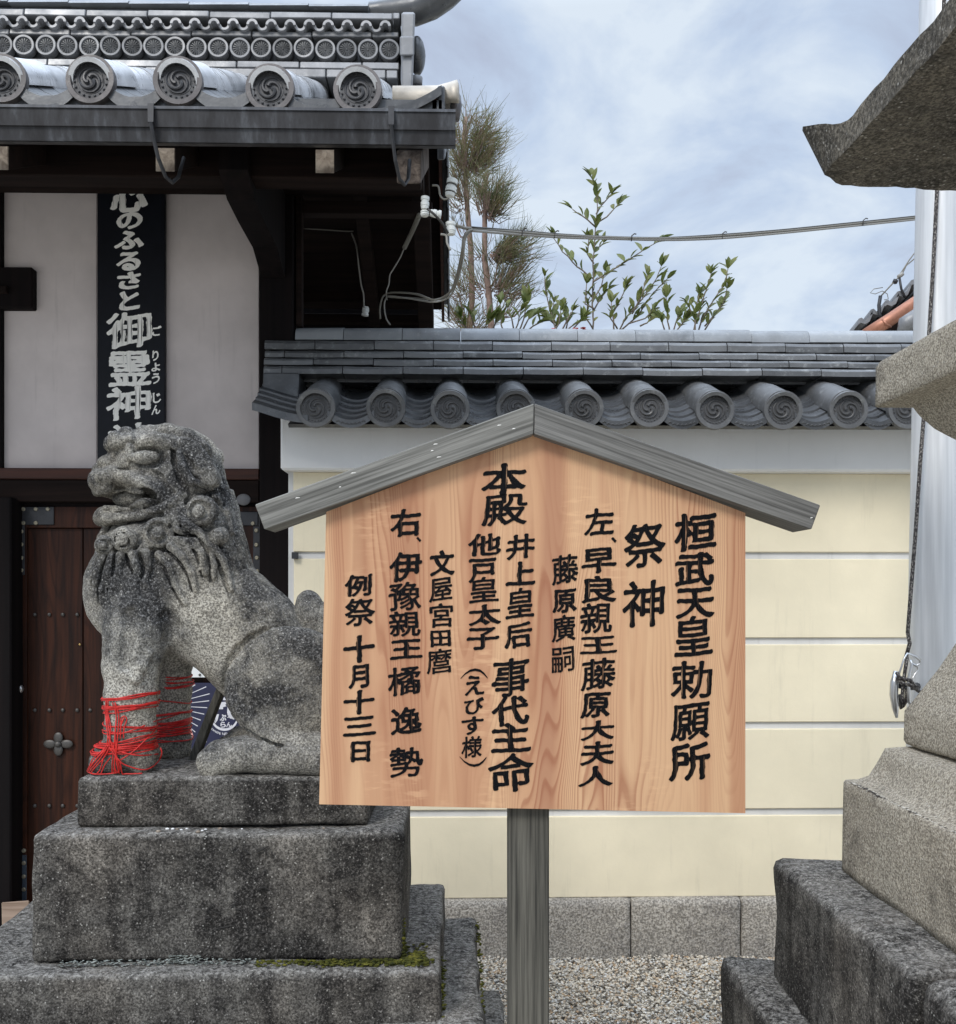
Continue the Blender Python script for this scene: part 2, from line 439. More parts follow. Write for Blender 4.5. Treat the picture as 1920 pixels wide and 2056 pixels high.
M['pale_wood'] = wood('pale_wood', (.14, .11, .085), (.32, .27, .215), 'y', 40, .8)
M['block_wood'] = wood('block_wood', (.20, .14, .10), (.36, .27, .21), 'x', 40, .8)
M['old_wood'] = wood('old_wood', (.035, .026, .022), (.17, .14, .12), 'y', 40, .85)

def simple(name, col, rough=.5, metal=0.0, spec=.5, var=0.0, sc=20):
    k = NT(name, rough, spec, metal)
    if var: k.color(k.ramp(k.noise(sc, 4, .6), [(.3, tuple(c * (1 - var) for c in col)), (.7, tuple(min(1, c * (1 + var)) for c in col))]))
    else: k.color(col)
    return k.m
M['ink'] = simple('ink', (.004, .004, .005), .7, spec=.1)
M['white_paint'] = simple('white_paint', (.90, .88, .83), .6, var=.06)
M['ink_board'] = simple('black_board', (.005, .006, .010), .5, var=.2, spec=.25)
M['iron'] = simple('iron_strap', (.035, .036, .040), .5, .3, var=.3)
M['iron_blue'] = simple('iron_blue', (.05, .065, .085), .5, .3, var=.2)
M['nail'] = simple('iron_nail', (.09, .085, .08), .5, .5)
M['brass'] = simple('brass_ring', (.30, .27, .20), .45, .6)
M['steel'] = simple('steel', (.62, .63, .64), .28, .9)
M['alu'] = None
M['rope'] = None
M['cord_red'] = simple('red_cord', (.50, .014, .010), .55, var=.25, sc=90)
M['cord_dark'] = simple('dark_cord', (.50, .012, .012), .55, var=.3, sc=90)
M['porcelain'] = simple('porcelain', (.66, .68, .66), .3, var=.05)
M['wire_dark'] = simple('dark_wire', (.035, .033, .03), .5)
M['wire_grey'] = simple('grey_wire', (.17, .16, .135), .5)
M['wire_white'] = simple('white_wire', (.27, .26, .235), .5)
M['copper'] = simple('copper_gutter', (.36, .16, .10), .45, .4, var=.2, sc=12)
M['navy'] = simple('navy_paper', (.016, .018, .055), .5, var=.15)
M['paper'] = simple('white_paper', (.78, .80, .80), .6)
M['print_white'] = simple('print_white', (.68, .68, .72), .6)
M['gold'] = simple('gilt_frame', (.45, .27, .08), .45, .2)
M['pink'] = simple('pink_print', (.7, .35, .33), .6)
k = NT('brushed_aluminium', .5, .5, .3)
v = k.map(k.pos, (60, 60, 2.5)); k.color(k.ramp(k.noise(1, 3, .5, vec=v), [(.3, (.56, .575, .59)), (.7, (.74, .755, .77))])); M['alu'] = k.m
k = NT('braided_rope', .8, .2)
kx = k.vor(230, vec=k.map(k.pos, (1, 1, .6))); k.color(k.ramp(kx, [(.1, (.36, .34, .31)), (.55, (.05, .045, .045))])); k.bump(kx, .0015, 1); M['rope'] = k.m
# gutter metal: dark bronze paint with bluish dusty wash
k = NT('gutter_metal', .5, .35, .1)
st = k.noise(5, 5, .65, vec=k.map(k.pos, (5, 1, 1.6)))
k.color(k.ramp(st, [(.38, (.016, .015, .016)), (.56, (.032, .032, .035)), (.72, (.075, .080, .088))])); k.bump(k.noise(4, 3), .004, .6); M['gutter'] = k.m
# printed cedar board
k = NT('cedar_board', .55, .25)
warp = k.noise(3.0, 3, .5, vec=k.map(k.pos, (1.6, .2, .55)), col=True)
vv = k.mix(.050, k.map(k.pos, (1, .2, .06)), warp, 'ADD')
bands = k.noise(7.5, 3, .5, vec=k.map(vv, (1, 0, .3)))
c = k.ramp(bands, [(.34, (.37, .18, .10)), (.43, (.47, .25, .14)), (.52, (.60, .375, .215)), (.62, (.52, .295, .165)), (.72, (.41, .21, .12))])
ln = k.noise(5.5, 2.0, .45, vec=k.map(vv, (1, 0, .8)))
fr = k.math('FRACT', k.math('MULTIPLY', ln, 74.0))
lines = k.ramp(fr, [(0.0, .9), (.12, 1.0), (.30, .35), (.55, 0.0), (.9, 0.0), (1.0, .9)])
msk = k.ramp(k.noise(4.5, 2, .5, vec=k.map(k.pos, (1, 0, .35), (5, 0, 0))), [(.42, .12), (.60, .60)])
c = k.mix(k.math('MULTIPLY', lines, msk), c, (.26, .085, .042))
fib = k.noise(1, 4, .6, vec=k.map(k.pos, (420, 1, 9)))
c = k.mix(k.math('MULTIPLY', k.ramp(fib, [(.45, 0.0), (.7, 1.0)]), .20), c, (.42, .21, .12))
curl = k.noise(1, 2, .6, vec=k.map(k.pos, (22, 1, 90)))
cm_ = k.ramp(k.noise(5, 2, .5, vec=k.map(k.pos, (1.5, 0, .8), (9, 0, 3))), [(.55, 0.0), (.68, 1.0)])
c = k.mix(k.math('MULTIPLY', k.math('MULTIPLY', k.ramp(curl, [(.5, 0.0), (.62, 1.0)]), cm_), .35), c, (.74, .47, .27))
k.color(c); M['cedar'] = k.m
# foliage
def leafm(name, a, b, tip):
    k = NT(name, .5, .4)
    c = k.mix(k.rand(), a, b); c = k.mix(k.ramp(k.noise(16, 3), [(.45, 0.0), (.7, .7)]), c, tip); k.color(c)
    t = k.b.inputs; t['Subsurface Weight'].default_value = 0.0
    tr = k.n('ShaderNodeBsdfTranslucent'); k.l(c, tr.inputs[0]); ms = k.n('ShaderNodeMixShader'); ms.inputs[0].default_value = .3
    o = k.t.nodes['Material Output']; k.l(k.b.outputs[0], ms.inputs[1]); k.l(tr.outputs[0], ms.inputs[2]); k.l(ms.outputs[0], o.inputs[0])
    return k.m
M['leaf'] = leafm('glossy_leaf', (.070, .100, .018), (.15, .18, .045), (.23, .22, .07))
M['needle'] = leafm('conifer_needle', (.11, .13, .055), (.16, .16, .07), (.30, .21, .11))
M['bark'] = simple('bark', (.22, .15, .12), .9, var=.35, sc=40)
M['twig'] = simple('twig', (.16, .13, .10), .9, var=.3, sc=40)
M['flower'] = simple('red_flower', (.5, .06, .05), .6)
M['moss'] = None
k = NT('moss', 1, .1); k.color(k.ramp(k.noise(45, 4, .7), [(.35, (.022, .026, .010)), (.5, (.06, .062, .014)), (.68, (.16, .15, .03))])); k.bump(k.noise(160, 3), .004, 1); M['moss'] = k.m
k = NT('crust_lichen', .95, .1); k.color(k.ramp(k.noise(70, 4, .7), [(.4, (.10, .11, .10)), (.65, (.36, .38, .35))])); k.bump(k.noise(120, 4), .003, 1); M['lichen'] = k.m
k = NT('gravel', .8, .3)
at = k.n('ShaderNodeAttribute', attribute_name='tint')
c = k.ramp(at.outputs['Fac'], [(0.0, (.07, .068, .065)), (.12, (.26, .235, .20)), (.3, (.68, .61, .50)), (.40, (.48, .31, .17)), (.50, (.72, .64, .51)), (.76, (.84, .79, .69)), (.86, (.40, .38, .34)), (1.0, (.88, .87, .83))])
c = k.mix(k.math('MULTIPLY', k.ramp(k.noise(160, 3, .6), [(.4, 0.0), (.65, 1.0)]), .25), c, (.25, .22, .18))
k.color(c); k.bump(k.noise(220, 3), .001, .6); M['gravel'] = k.m
k = NT('ground_earth', .95, .2)
c = k.ramp(k.noise(60, 5, .7), [(.35, (.34, .31, .26)), (.65, (.56, .52, .45))]); k.color(c); k.bump(k.noise(90, 4, .7), .006, 1); M['earth'] = k.m

# ------------------------------------------------------------------ stone lion (signed distance sculpture)
YC = 2.39
ZFL = 1.075
class SDF:
    def __init__(s, lo, hi, h):
        s.lo = np.array(lo, np.float32); s.h = h
        s.n = np.ceil((np.array(hi) - np.array(lo)) / h).astype(int) + 1
        s.ax = [s.lo[i] + h * np.arange(s.n[i], dtype=np.float32) for i in range(3)]
        s.D = np.full(tuple(s.n), .06, np.float32)
    def win(s, lo, hi):
        r = []
        for i in range(3):
            a = max(0, int((lo[i] - s.lo[i]) / s.h)); b = min(s.n[i], int((hi[i] - s.lo[i]) / s.h) + 2)
            if a >= b: return None
            r.append(slice(a, b))
        return tuple(r)
    def apply(s, lo, hi, fn, k, mode, sym):
        """sym: both sides (mirror in w), near (w>0 side) only, far only, mid (as given)"""
        for sg in ((1, -1) if sym == 'both' else ((1,) if sym in ('near', 'mid') else (-1,))):
            l = list(lo); u = list(hi)
            if sg < 0: l[1], u[1] = -hi[1], -lo[1]
            m = k + .012
            w_ = s.win([a - m for a in l], [a + m for a in u])
            if w_ is None: continue
            X = s.ax[0][w_[0]][:, None, None]; W = s.ax[1][w_[1]][None, :, None] * sg; Z = s.ax[2][w_[2]][None, None, :]
            d = fn(X, W, Z).astype(np.float32)
            D = s.D[w_]
            if mode == 'add':
                h_ = np.clip(.5 + .5 * (D - d) / k, 0, 1); s.D[w_] = D * (1 - h_) + d * h_ - k * h_ * (1 - h_)
            elif mode == 'sub':
                d = -d; h_ = np.clip(.5 - .5 * (D - d) / k, 0, 1); s.D[w_] = D * (1 - h_) + d * h_ + k * h_ * (1 - h_)
    def ell(s, c, r, rot=0, k=.012, mode='add', sym='both'):
        """c (x,w,z), r (rx,rw,rz), rot degrees in the x-z plane"""
        a = R(rot); ca, sa = math.cos(a), math.sin(a); m = max(r[0], r[2])
        def fn(X, W, Z):
            x = X - c[0]; z = Z - c[2]; w_ = W - c[1]
            u = (x * ca + z * sa) / r[0]; v = (-x * sa + z * ca) / r[2]; q = w_ / r[1]
            k0 = np.sqrt(u * u + v * v + q * q) + 1e-6
            k1 = np.sqrt((u / r[0]) ** 2 + (v / r[2]) ** 2 + (q / r[1]) ** 2) + 1e-6
            return k0 * (k0 - 1) / k1
        s.apply((c[0] - m, c[1] - r[1], c[2] - m), (c[0] + m, c[1] + r[1], c[2] + m), fn, k, mode, sym)
    def cap(s, a, b, ra, rb, k=.012, mode='add', sym='both', ws=1.0):
        a = np.array(a, float); b = np.array(b, float); e = b - a; e[1] *= ws; L = float(e @ e) + 1e-12; m = max(ra, rb)
        def fn(X, W, Z):
            x = X - a[0]; w_ = (W - a[1]) * ws; z = Z - a[2]
            t = np.clip((x * e[0] + w_ * e[1] + z * e[2]) / L, 0, 1)
            return np.sqrt((x - t * e[0]) ** 2 + (w_ - t * e[1]) ** 2 + (z - t * e[2]) ** 2) - (ra + (rb - ra) * t)
        s.apply(np.minimum(a, b) - m, np.maximum(a, b) + m, fn, k, mode, sym)
    def chain(s, pts, k=.008, mode='add', sym='both', ws=1.0):
        for p, q in zip(pts[:-1], pts[1:]): s.cap(p[0], q[0], p[1], q[1], k, mode, sym, ws)
    def ring(s, c, Rr, r, k=.004, mode='add', sym='both'):
        def fn(X, W, Z):
            q = np.sqrt((X - c[0]) ** 2 + (Z - c[2]) ** 2) - Rr
            return np.sqrt(q * q + (W - c[1]) ** 2) - r
        m = Rr + r
        s.apply((c[0] - m, c[1] - r, c[2] - m), (c[0] + m, c[1] + r, c[2] + m), fn, k, mode, sym)
    def nets(s):
        D = s.D; inside = D < 0
        c = [inside[i:D.shape[0] - 1 + i, j:D.shape[1] - 1 + j, k:D.shape[2] - 1 + k] for i in (0, 1) for j in (0, 1) for k in (0, 1)]
        sm = sum(x.astype(np.int8) for x in c); act = (sm > 0) & (sm < 8)
        I = np.argwhere(act); ids = np.full(act.shape, -1, np.int64); ids[act] = np.arange(len(I))
        off = [(i, j, k) for i in (0, 1) for j in (0, 1) for k in (0, 1)]
        val = [D[I[:, 0] + o[0], I[:, 1] + o[1], I[:, 2] + o[2]] for o in off]
        acc = np.zeros((len(I), 3)); cnt = np.zeros(len(I))
        for a in range(8):
            for b in range(a + 1, 8):
                if sum(abs(off[a][t] - off[b][t]) for t in range(3)) != 1: continue
                m = (val[a] < 0) != (val[b] < 0)
                t = val[a] / np.where(val[a] - val[b] == 0, 1, val[a] - val[b])
                p = np.array(off[a])[None, :] + t[:, None] * (np.array(off[b]) - np.array(off[a]))[None, :]
                acc[m] += p[m]; cnt[m] += 1
        V = (I + acc / cnt[:, None]) * s.h + s.lo
        Q = []
        for ax in range(3):
            sl0 = [slice(None)] * 3; sl1 = [slice(None)] * 3
            sl0[ax] = slice(0, -1); sl1[ax] = slice(1, None)
            ch = inside[tuple(sl0)] != inside[tuple(sl1)]
            E = np.argwhere(ch)
            o1, o2 = [(1, 2), (2, 0), (0, 1)][ax]
            ok = (E[:, o1] > 0) & (E[:, o2] > 0) & (E[:, o1] < D.shape[o1] - 1) & (E[:, o2] < D.shape[o2] - 1); E = E[ok]
            fl = inside[E[:, 0], E[:, 1], E[:, 2]]
            def gid(a, b):
                G = E.copy(); G[:, o1] -= a; G[:, o2] -= b; return ids[G[:, 0], G[:, 1], G[:, 2]]
            q = np.stack([gid(1, 1), gid(0, 1), gid(0, 0), gid(1, 0)], 1)
            q[~fl] = q[~fl][:, ::-1]
            Q.append(q)
        return V, np.concatenate(Q)

px = 2.39 / F
def Q(x, y, w=0.0):
    p = P(x, y, YC - w); return (p[0], w, p[2])
def lion_mesh():
    lo = P(150, 1600, YC); hi = P(790, 838, YC)
    s = SDF((lo[0], -.178, ZFL - .02), (hi[0], .178, hi[2]), .0032)
    E, C, CH = s.ell, s.cap, s.chain
    def surf():
        n = s.D.shape[1]; ins = s.D < 0
        last = n - 1 - np.argmax(ins[:, ::-1, :], axis=1); has = ins.any(axis=1)
        return np.where(has, s.ax[1][last], 0.0)
    def SQ(x, y, e=0.0):
        w_ = .09
        for _ in range(4):
            q = Q(x, y, w_)
            i = int(round((q[0] - s.lo[0]) / s.h)); j = int(round((q[2] - s.lo[2]) / s.h))
            i = min(max(i, 0), s.n[0] - 1); j = min(max(j, 0), s.n[2] - 1)
            w_ = .5 * w_ + .5 * max(float(HM[i, j]), .004)
        q = Q(x, y, w_)
        return (q[0], w_ + e, q[2])
    # ---- trunk
    E(Q(283, 1185), (105 * px, .110, 116 * px), k=.02)
    C(Q(375, 1168), Q(560, 1340), 104 * px, 108 * px, k=.03, ws=1.3)
    E(Q(620, 1400), (110 * px, .10, 130 * px), k=.03)
    E(Q(360, 1262, .02), (70 * px, .07, 40 * px), rot=-38, k=.03)
    # neck and mane
    E(Q(352, 935), (84 * px, .088, 74 * px), k=.02)
    E(Q(372, 985), (74 * px, .096, 84 * px), k=.02)
    E(Q(390, 1060), (80 * px, .100, 100 * px), k=.03)
    E(Q(300, 1105), (84 * px, .092, 60 * px), k=.03)
    E(Q(405, 1120), (84 * px, .100, 90 * px), k=.03)
    # ---- head
    E(Q(318, 938), (80 * px, .093, 70 * px), k=.015)
    E(Q(290, 900), (52 * px, .07, 36 * px), rot=12, k=.015)
    E(Q(332, 985), (50 * px, .098, 42 * px), k=.015)
    E(Q(252, 958), (62 * px, .068, 26 * px), rot=4, k=.012)
    C(Q(203, 968, .025), Q(214, 972, .05), 21 * px, 18 * px, k=.01)
    C(Q(203, 966), Q(203, 966, .03), 23 * px, 21 * px, k=.01, sym='mid')
    CH([(Q(200, 984, .0), 10 * px), (Q(206, 985, .04), 10 * px)], k=.008)
    C(Q(240, 920), Q(275, 895), 20 * px, 26 * px, k=.012, ws=.7)
    E(Q(256, 1037), (60 * px, .060, 22 * px), rot=4, k=.010)
    C(Q(213, 1040, .0), Q(215, 1038, .035), 19 * px, 17 * px, k=.008)
    E(Q(322, 1020), (44 * px, .088, 24 * px), rot=25, k=.012)
    E(Q(325, 1060, .098), (70 * px, .022, 9 * px), rot=-16, k=.010, mode='sub')
    HM = surf()
    # snarling upper lip
    CH([(SQ(206, 958, -.006), 13 * px), (SQ(232, 953, -.004), 13 * px), (SQ(262, 957, -.003), 13 * px), (SQ(290, 968, -.003), 12 * px), (SQ(316, 988, -.004), 11 * px), (SQ(330, 1004, -.004), 8 * px)], k=.006)
    CH([(SQ(262, 936, .001), 4.5 * px), (SQ(290, 942, .001), 5 * px), (SQ(322, 958, .001), 6 * px), (SQ(346, 990, .001), 5.5 * px)], k=.008, mode='sub')
    # nose
    E(Q(226, 929, 0), (26 * px, .04, 15 * px), rot=20, k=.008)
    E(Q(222, 932, .030), (17 * px, .020, 12 * px), rot=20, k=.005)
    E(Q(205, 945, 0), (14 * px, .03, 12 * px), k=.006)
    E(Q(233, 940, .047), (11 * px, .012, 4.5 * px), rot=10, k=.003, mode='sub')
    CH([(SQ(208, 951, .0), 3.5 * px), (SQ(238, 945, .0), 4 * px), (SQ(258, 942, .0), 3 * px)], k=.004, mode='sub')
    # eye
    E(SQ(294, 917, .004), (44 * px, .020, 24 * px), k=.005, mode='sub')
    E(SQ(291, 917, -.010), (29 * px, .021, 15 * px), rot=5, k=.002)
    # brows and crown rolls
    CH([(Q(232, 893, .020), 20 * px), (Q(238, 886, .050), 19 * px), (Q(252, 886, .066), 14 * px)], k=.005)
    CH([(Q(256, 877, .0), 17 * px), (Q(258, 876, .05), 16 * px), (Q(264, 884, .070), 11 * px)], k=.005)
    CH([(SQ(286, 890, -.005), 15 * px), (SQ(312, 886, -.002), 17 * px), (SQ(345, 890, -.003), 15 * px), (SQ(362, 900, -.006), 10 * px)], k=.004)
    CH([(Q(290, 872, .03), 14 * px), (Q(335, 870, .04), 16 * px), (Q(375, 884, .05), 20 * px), (Q(400, 905, .06), 20 * px)], k=.01)
    CH([(SQ(262, 900, -.002), 9 * px), (SQ(262, 918, -.002), 7 * px)], k=.004)
    CH([(SQ(283, 903, .002), 2.6 * px), (SQ(310, 901, .002), 2.8 * px), (SQ(330, 906, .001), 2.4 * px)], k=.003, mode='sub')
    # lower lip, jaw folds
    CH([(SQ(216, 1022, -.003), 7 * px), (SQ(232, 1017, -.002), 7 * px), (SQ(256, 1013, -.002), 7 * px), (SQ(286, 1010, -.002), 7 * px), (SQ(306, 1000, -.003), 7 * px)], k=.003)
    CH([(SQ(214, 1042, -.004), 9 * px), (SQ(245, 1040, -.003), 9 * px), (SQ(280, 1036, -.003), 10 * px), (SQ(312, 1026, -.003), 11 * px), (SQ(345, 1010, -.003), 10 * px), (SQ(362, 996, -.004), 7 * px)], k=.004)
    CH([(SQ(222, 1029, .001), 2.6 * px), (SQ(262, 1026, .001), 2.8 * px), (SQ(292, 1019, .001), 2.8 * px), (SQ(318, 1010, .001), 2.4 * px)], k=.003, mode='sub')
    # mouth
    E(Q(256, 1000, .06), (58 * px, .05, 17 * px), rot=8, k=.004, mode='sub')
    E(Q(232, 1003, .0), (42 * px, .06, 16 * px), rot=0, k=.005, mode='sub', sym='mid')
    E(Q(300, 990, .090), (24 * px, .034, 12 * px), rot=-12, k=.009, mode='sub')
    E(Q(272, 1002, 0), (42 * px, .040, 28 * px), k=.005, sym='mid')
    CH([(SQ(226, 985, -.006), 4 * px), (SQ(252, 983, -.006), 4 * px), (SQ(282, 985, -.007), 4 * px)], k=.003)
    # chin beard
    for (x, y, w_) in ((232, 1062, .03), (215, 1060, .012), (250, 1062, .048)):
        CH([(Q(x, y, w_), 10 * px), (Q(x - 8, y + 20, w_ + .004), 8 * px), (Q(x - 16, y + 45, w_ + .006), 5 * px)], k=.005)
    # ear
    HM = surf()
    for sy, dxe in (('near', 0.0), ('far', -.045)):
        def SE(x, y, e): p = SQ(x, y, e); return (p[0] + dxe, p[1], p[2])
        E(SE(364, 903, -.004), (26 * px, .020, 15 * px), rot=-35, k=.006, sym=sy)
        E(SE(399, 930, .017), (58 * px, .020, 25 * px), rot=-50, k=.0015, sym=sy)
        E(SE(390, 938, .036), (40 * px, .017, 9 * px), rot=-52, k=.004, mode='sub', sym=sy)
        CH([(SE(366, 912, .018), 5 * px), (SE(372, 940, .020), 5.5 * px), (SE(392, 968, .020), 5 * px), (SE(424, 980, .016), 5 * px)], k=.004, sym=sy)
        C(SE(420, 952, .008), SE(430, 967, .006), 9 * px, 7 * px, k=.005, sym=sy)
        if sy == 'near': CH([(SE(350, 902, .002), 6 * px), (SE(352, 928, .002), 7 * px), (SE(362, 960, .002), 8 * px), (SE(384, 988, .002), 7 * px), (SE(414, 996, .0), 7 * px), (SE(446, 986, .0), 6 * px)], k=.004, mode='sub', sym=sy)
    # fill between jaw, curls and mane
    E(Q(362, 1046, .084), (22 * px, .02, 18 * px), k=.012)
    # curls
    HM = surf()
    for (x, y, r_, m_) in ((405, 1026, 30, 0), (322, 1070, 32, 1), (252, 1084, 25, 1), (214, 1096, 19, 1), (438, 1078, 17, 0)):
        for sy in ('near', 'far'):
            q = SQ(x, y, 0)
            if sy == 'far': q = (q[0] - (.035 if not m_ else 0), q[1], q[2])
            s.ell((q[0], q[1] - .001, q[2]), (r_ * px, .025, r_ * px), k=.004, sym=sy)
            s.ring((q[0], q[1] + .020, q[2]), r_ * .50 * px, r_ * .20 * px, k=.003, mode='sub', sym=sy)
            s.ring((q[0], q[1] + .001, q[2]), r_ * 1.12 * px, r_ * .20 * px, k=.005, mode='sub', sym=sy)
            s.chain([((q[0] + r_ * .5 * px, q[1] + .017, q[2] + r_ * .1 * px), r_ * .13 * px), ((q[0] + r_ * .8 * px, q[1] + .011, q[2] + r_ * .6 * px), r_ * .12 * px)], k=.003, mode='sub', sym=sy)
    # strands of the mane
    st = [[(376, 1052), (400, 1068), (422, 1096), (430, 1135), (428, 1162)],
          [(358, 1062), (384, 1080), (404, 1110), (412, 1152)],
          [(345, 1098), (368, 1118), (386, 1150), (394, 1185)],
          [(320, 1114), (342, 1138), (352, 1170), (374, 1212)],
          [(294, 1112), (300, 1140), (292, 1170), (306, 1204), (320, 1226)],
          [(268, 1114), (278, 1146), (272, 1180), (280, 1206)],
          [(243, 1116), (240, 1150), (228, 1180), (222, 1206)],
          [(226, 1120), (216, 1152), (207, 1184), (206, 1212)],
          [(210, 1122), (198, 1146), (192, 1172)],
          [(430, 1100), (446, 1125), (456, 1150), (466, 1185)],
          [(446, 985), (455, 1030), (462, 1070)], [(432, 1000), (440, 1010)]]
    for t in st:
        m = len(t) - 1
        CH([(SQ(x, y, .0005), (8.5 - 4 * j / m) * px) for j, (x, y) in enumerate(t)], k=.0025)
    HM2 = HM
    for t in st[:10]:
        m = len(t) - 1
        CH([(SQ(x - 12 + 2 * j, y + 3, .0), (4.6 - 1.8 * j / m) * px) for j, (x, y) in enumerate(t)], k=.004, mode='sub')
    # ---- fore legs (near at w>0, far a little further back)
    for sy, dxp in (('near', 0), ('far', 0.030)):
        def L(x, y, w_): p = Q(x, y, w_); return (p[0] + dxp, p[1], p[2])
        CH([(L(286, 1205, .040), 62 * px), (L(280, 1245, .058), 60 * px), (L(273, 1290, .080), 54 * px), (L(264, 1335, .092), 47 * px), (L(263, 1400, .094), 44 * px), (L(262, 1462, .094), 42 * px), (L(257, 1500, .094), 44 * px)], k=.028, sym=sy)
        CH([(L(262, 1512, .094), 40 * px), (L(222, 1522, .094), 34 * px)], k=.012, sym=sy)
        C(L(283, 1516, .094), L(284, 1530, .094), 31 * px, 28 * px, k=.008, sym=sy)
        for w_ in (.060, .092, .124): E(L(200, 1530, w_), (19 * px, .0185, 23 * px), k=.003, sym=sy)
    HM = surf()
    CH([(SQ(296, 1312, -.004), 8 * px), (SQ(282, 1338, -.003), 10 * px), (SQ(272, 1362, -.003), 11 * px)], k=.008, sym='near')
    CH([(SQ(254, 1372, -.002), 5 * px), (SQ(266, 1382, -.002), 5 * px), (SQ(284, 1376, -.002), 5 * px)], k=.004, sym='near')
    CH([(SQ(262, 1235, .010), 9 * px), (SQ(258, 1280, .009), 9 * px), (SQ(252, 1335, .008), 8 * px)], k=.020, sym='near', mode='sub')
    CH([(SQ(340, 1240, .008), 10 * px), (SQ(350, 1262, .008), 10 * px), (SQ(338, 1285, .008), 8 * px)], k=.020, sym='near', mode='sub')
    # ---- haunch, shin, hind paw
    E(Q(578, 1376, .092), (122 * px, .058, 113 * px), rot=10, k=.003)
    C(Q(478, 1410, .110), Q(560, 1490, .110), 22 * px, 30 * px, k=.010)
    C(Q(560, 1490, .110), Q(680, 1515, .110), 30 * px, 36 * px, k=.012)
    HM = surf()
    arc = [(SQ(578 - 128 * math.cos(R(a)), 1378 - 119 * math.sin(R(a)), .0035), 5 * px) for a in range(-50, 85, 15)]
    CH(arc, k=.010, mode='sub')
    CH([(Q(444, 1522, .118), 35 * px), (Q(500, 1512, .118), 36 * px), (Q(640, 1522, .118), 36 * px)], k=.004)
    CH([(SQ(470, 1440, .002), 4 * px), (SQ(505, 1470, .002), 6 * px), (SQ(560, 1500, .002), 6 * px), (SQ(640, 1530, .0), 5 * px)], k=.005, mode='sub')
    for w_ in (.092, .120, .147): E(Q(424, 1530, w_), (27 * px, .0165, 28 * px), k=.003)
    # ---- tail, flame-like
    E(Q(628, 1268), (42 * px, .055, 78 * px), rot=8, k=.006)
    E(Q(690, 1285), (60 * px, .075, 110 * px), rot=-6, k=.01)
    for (x, y, w_, r_) in ((725, 1230, .03, 40), (745, 1300, .03, 40)):
        E(Q(x, y, w_), (r_ * .8 * px, r_ * .8 * px, r_ * px), rot=-15, k=.01)
    # crisper carving: push ridges out and grooves in
    B = s.D.copy()
    for _ in range(2):
        for ax in range(3):
            r_ = 3; c_ = np.cumsum(np.concatenate([np.repeat(np.take(B, [0], ax), r_ + 1, ax), B, np.repeat(np.take(B, [-1], ax), r_, ax)], ax), axis=ax, dtype=np.float64)
            hi_ = np.take(c_, range(2 * r_ + 1, c_.shape[ax]), ax); lo_ = np.take(c_, range(0, c_.shape[ax] - 2 * r_ - 1), ax); B = ((hi_ - lo_) / (2 * r_ + 1)).astype(np.float32)
    near = np.clip(1 - np.abs(s.D) / .02, 0, 1)
    up_ = np.clip((s.ax[2] - (ZFL + .16)) / .1, .25, 1)[None, None, :]
    s.D = s.D + near * up_ * np.clip(1.5 * (s.D - B), -.006, .006)
    # mane locks down the back of the head, as carved ripples
    X = s.ax[0][:, None, None]; Wg = s.ax[1][None, :, None]; Z = s.ax[2][None, None, :]
    pz0, pz1 = Q(0, 1150)[2], Q(0, 872)[2]
    lx = np.interp(s.ax[2], [Q(0, v)[2] for v in (1150, 1075, 1000, 950, 905, 872)], [Q(u, 1000)[0] for u in (470, 452, 432, 408, 384, 392)])[None, None, :]
    mk = np.clip((X - lx) / .02, 0, 1) * np.clip((Z - pz0) / .04, 0, 1) * np.clip((pz1 - Z) / .012, 0, 1)
    band = np.abs(s.D) < .014
    rip = .0042 * mk * np.sin(Wg * 2 * math.pi / .024 + 14 * (Z - pz0))
    s.D = np.where(band, s.D + rip, s.D)
    # worn, pitted surface
    idx = np.argwhere(np.abs(s.D) < .012)
    pts = idx * s.h + s.lo
    s.D[tuple(idx.T)] += (.0012 * sn(pts, 45) + .0007 * sn(pts, 150, off=20)).astype(np.float32)
    s.D = np.maximum(s.D, (ZFL - .004) - Z)
    V, Qd = s.nets()
    V = V.copy(); V[:, 1] = YC - V[:, 1]; Qd = Qd[:, ::-1]
    return V, Qd

# ------------------------------------------------------------------ ground
me = bpy.data.meshes.new('ground')
me.from_pydata([(-60, -40, -.012), (60, -40, -.012), (60, 80, -.012), (-60, 80, -.012)], [], [(0, 1, 2, 3)]); me.materials.append(M['earth'])
gr = obj('ground', me); gr['kind'] = 'structure'

# ------------------------------------------------------------------ brush lettering from glyph outlines
def glyph_polys(ch):
    cu = bpy.data.curves.new('g', 'FONT'); cu.body = ch; cu.size = 1.0
    o = bpy.data.objects.new('g', cu); COL.objects.link(o)
    dg = bpy.context.evaluated_depsgraph_get(); dg.update()
    c = o.evaluated_get(dg).to_curve(dg, apply_modifiers=False)
    polys = []
    for sp in c.splines:
        bp = sp.bezier_points; n = len(bp); pts = []
        for i in range(n):
            a, b = bp[i], bp[(i + 1) % n]
            p0, p1, p2, p3 = (np.array(a.co[:2]), np.array(a.handle_right[:2]), np.array(b.handle_left[:2]), np.array(b.co[:2]))
            L = np.linalg.norm(p3 - p0); m = max(1, int(math.ceil(L / .022)))
            for j in range(m):
                t = j / m
                pts.append((1 - t) ** 3 * p0 + 3 * t * (1 - t) ** 2 * p1 + 3 * t * t * (1 - t) * p2 + t ** 3 * p3)
        if len(pts) > 3: polys.append(np.array(pts))
    o.evaluated_get(dg).to_curve_clear()
    COL.objects.unlink(o); bpy.data.objects.remove(o); bpy.data.curves.remove(cu)
    return polys
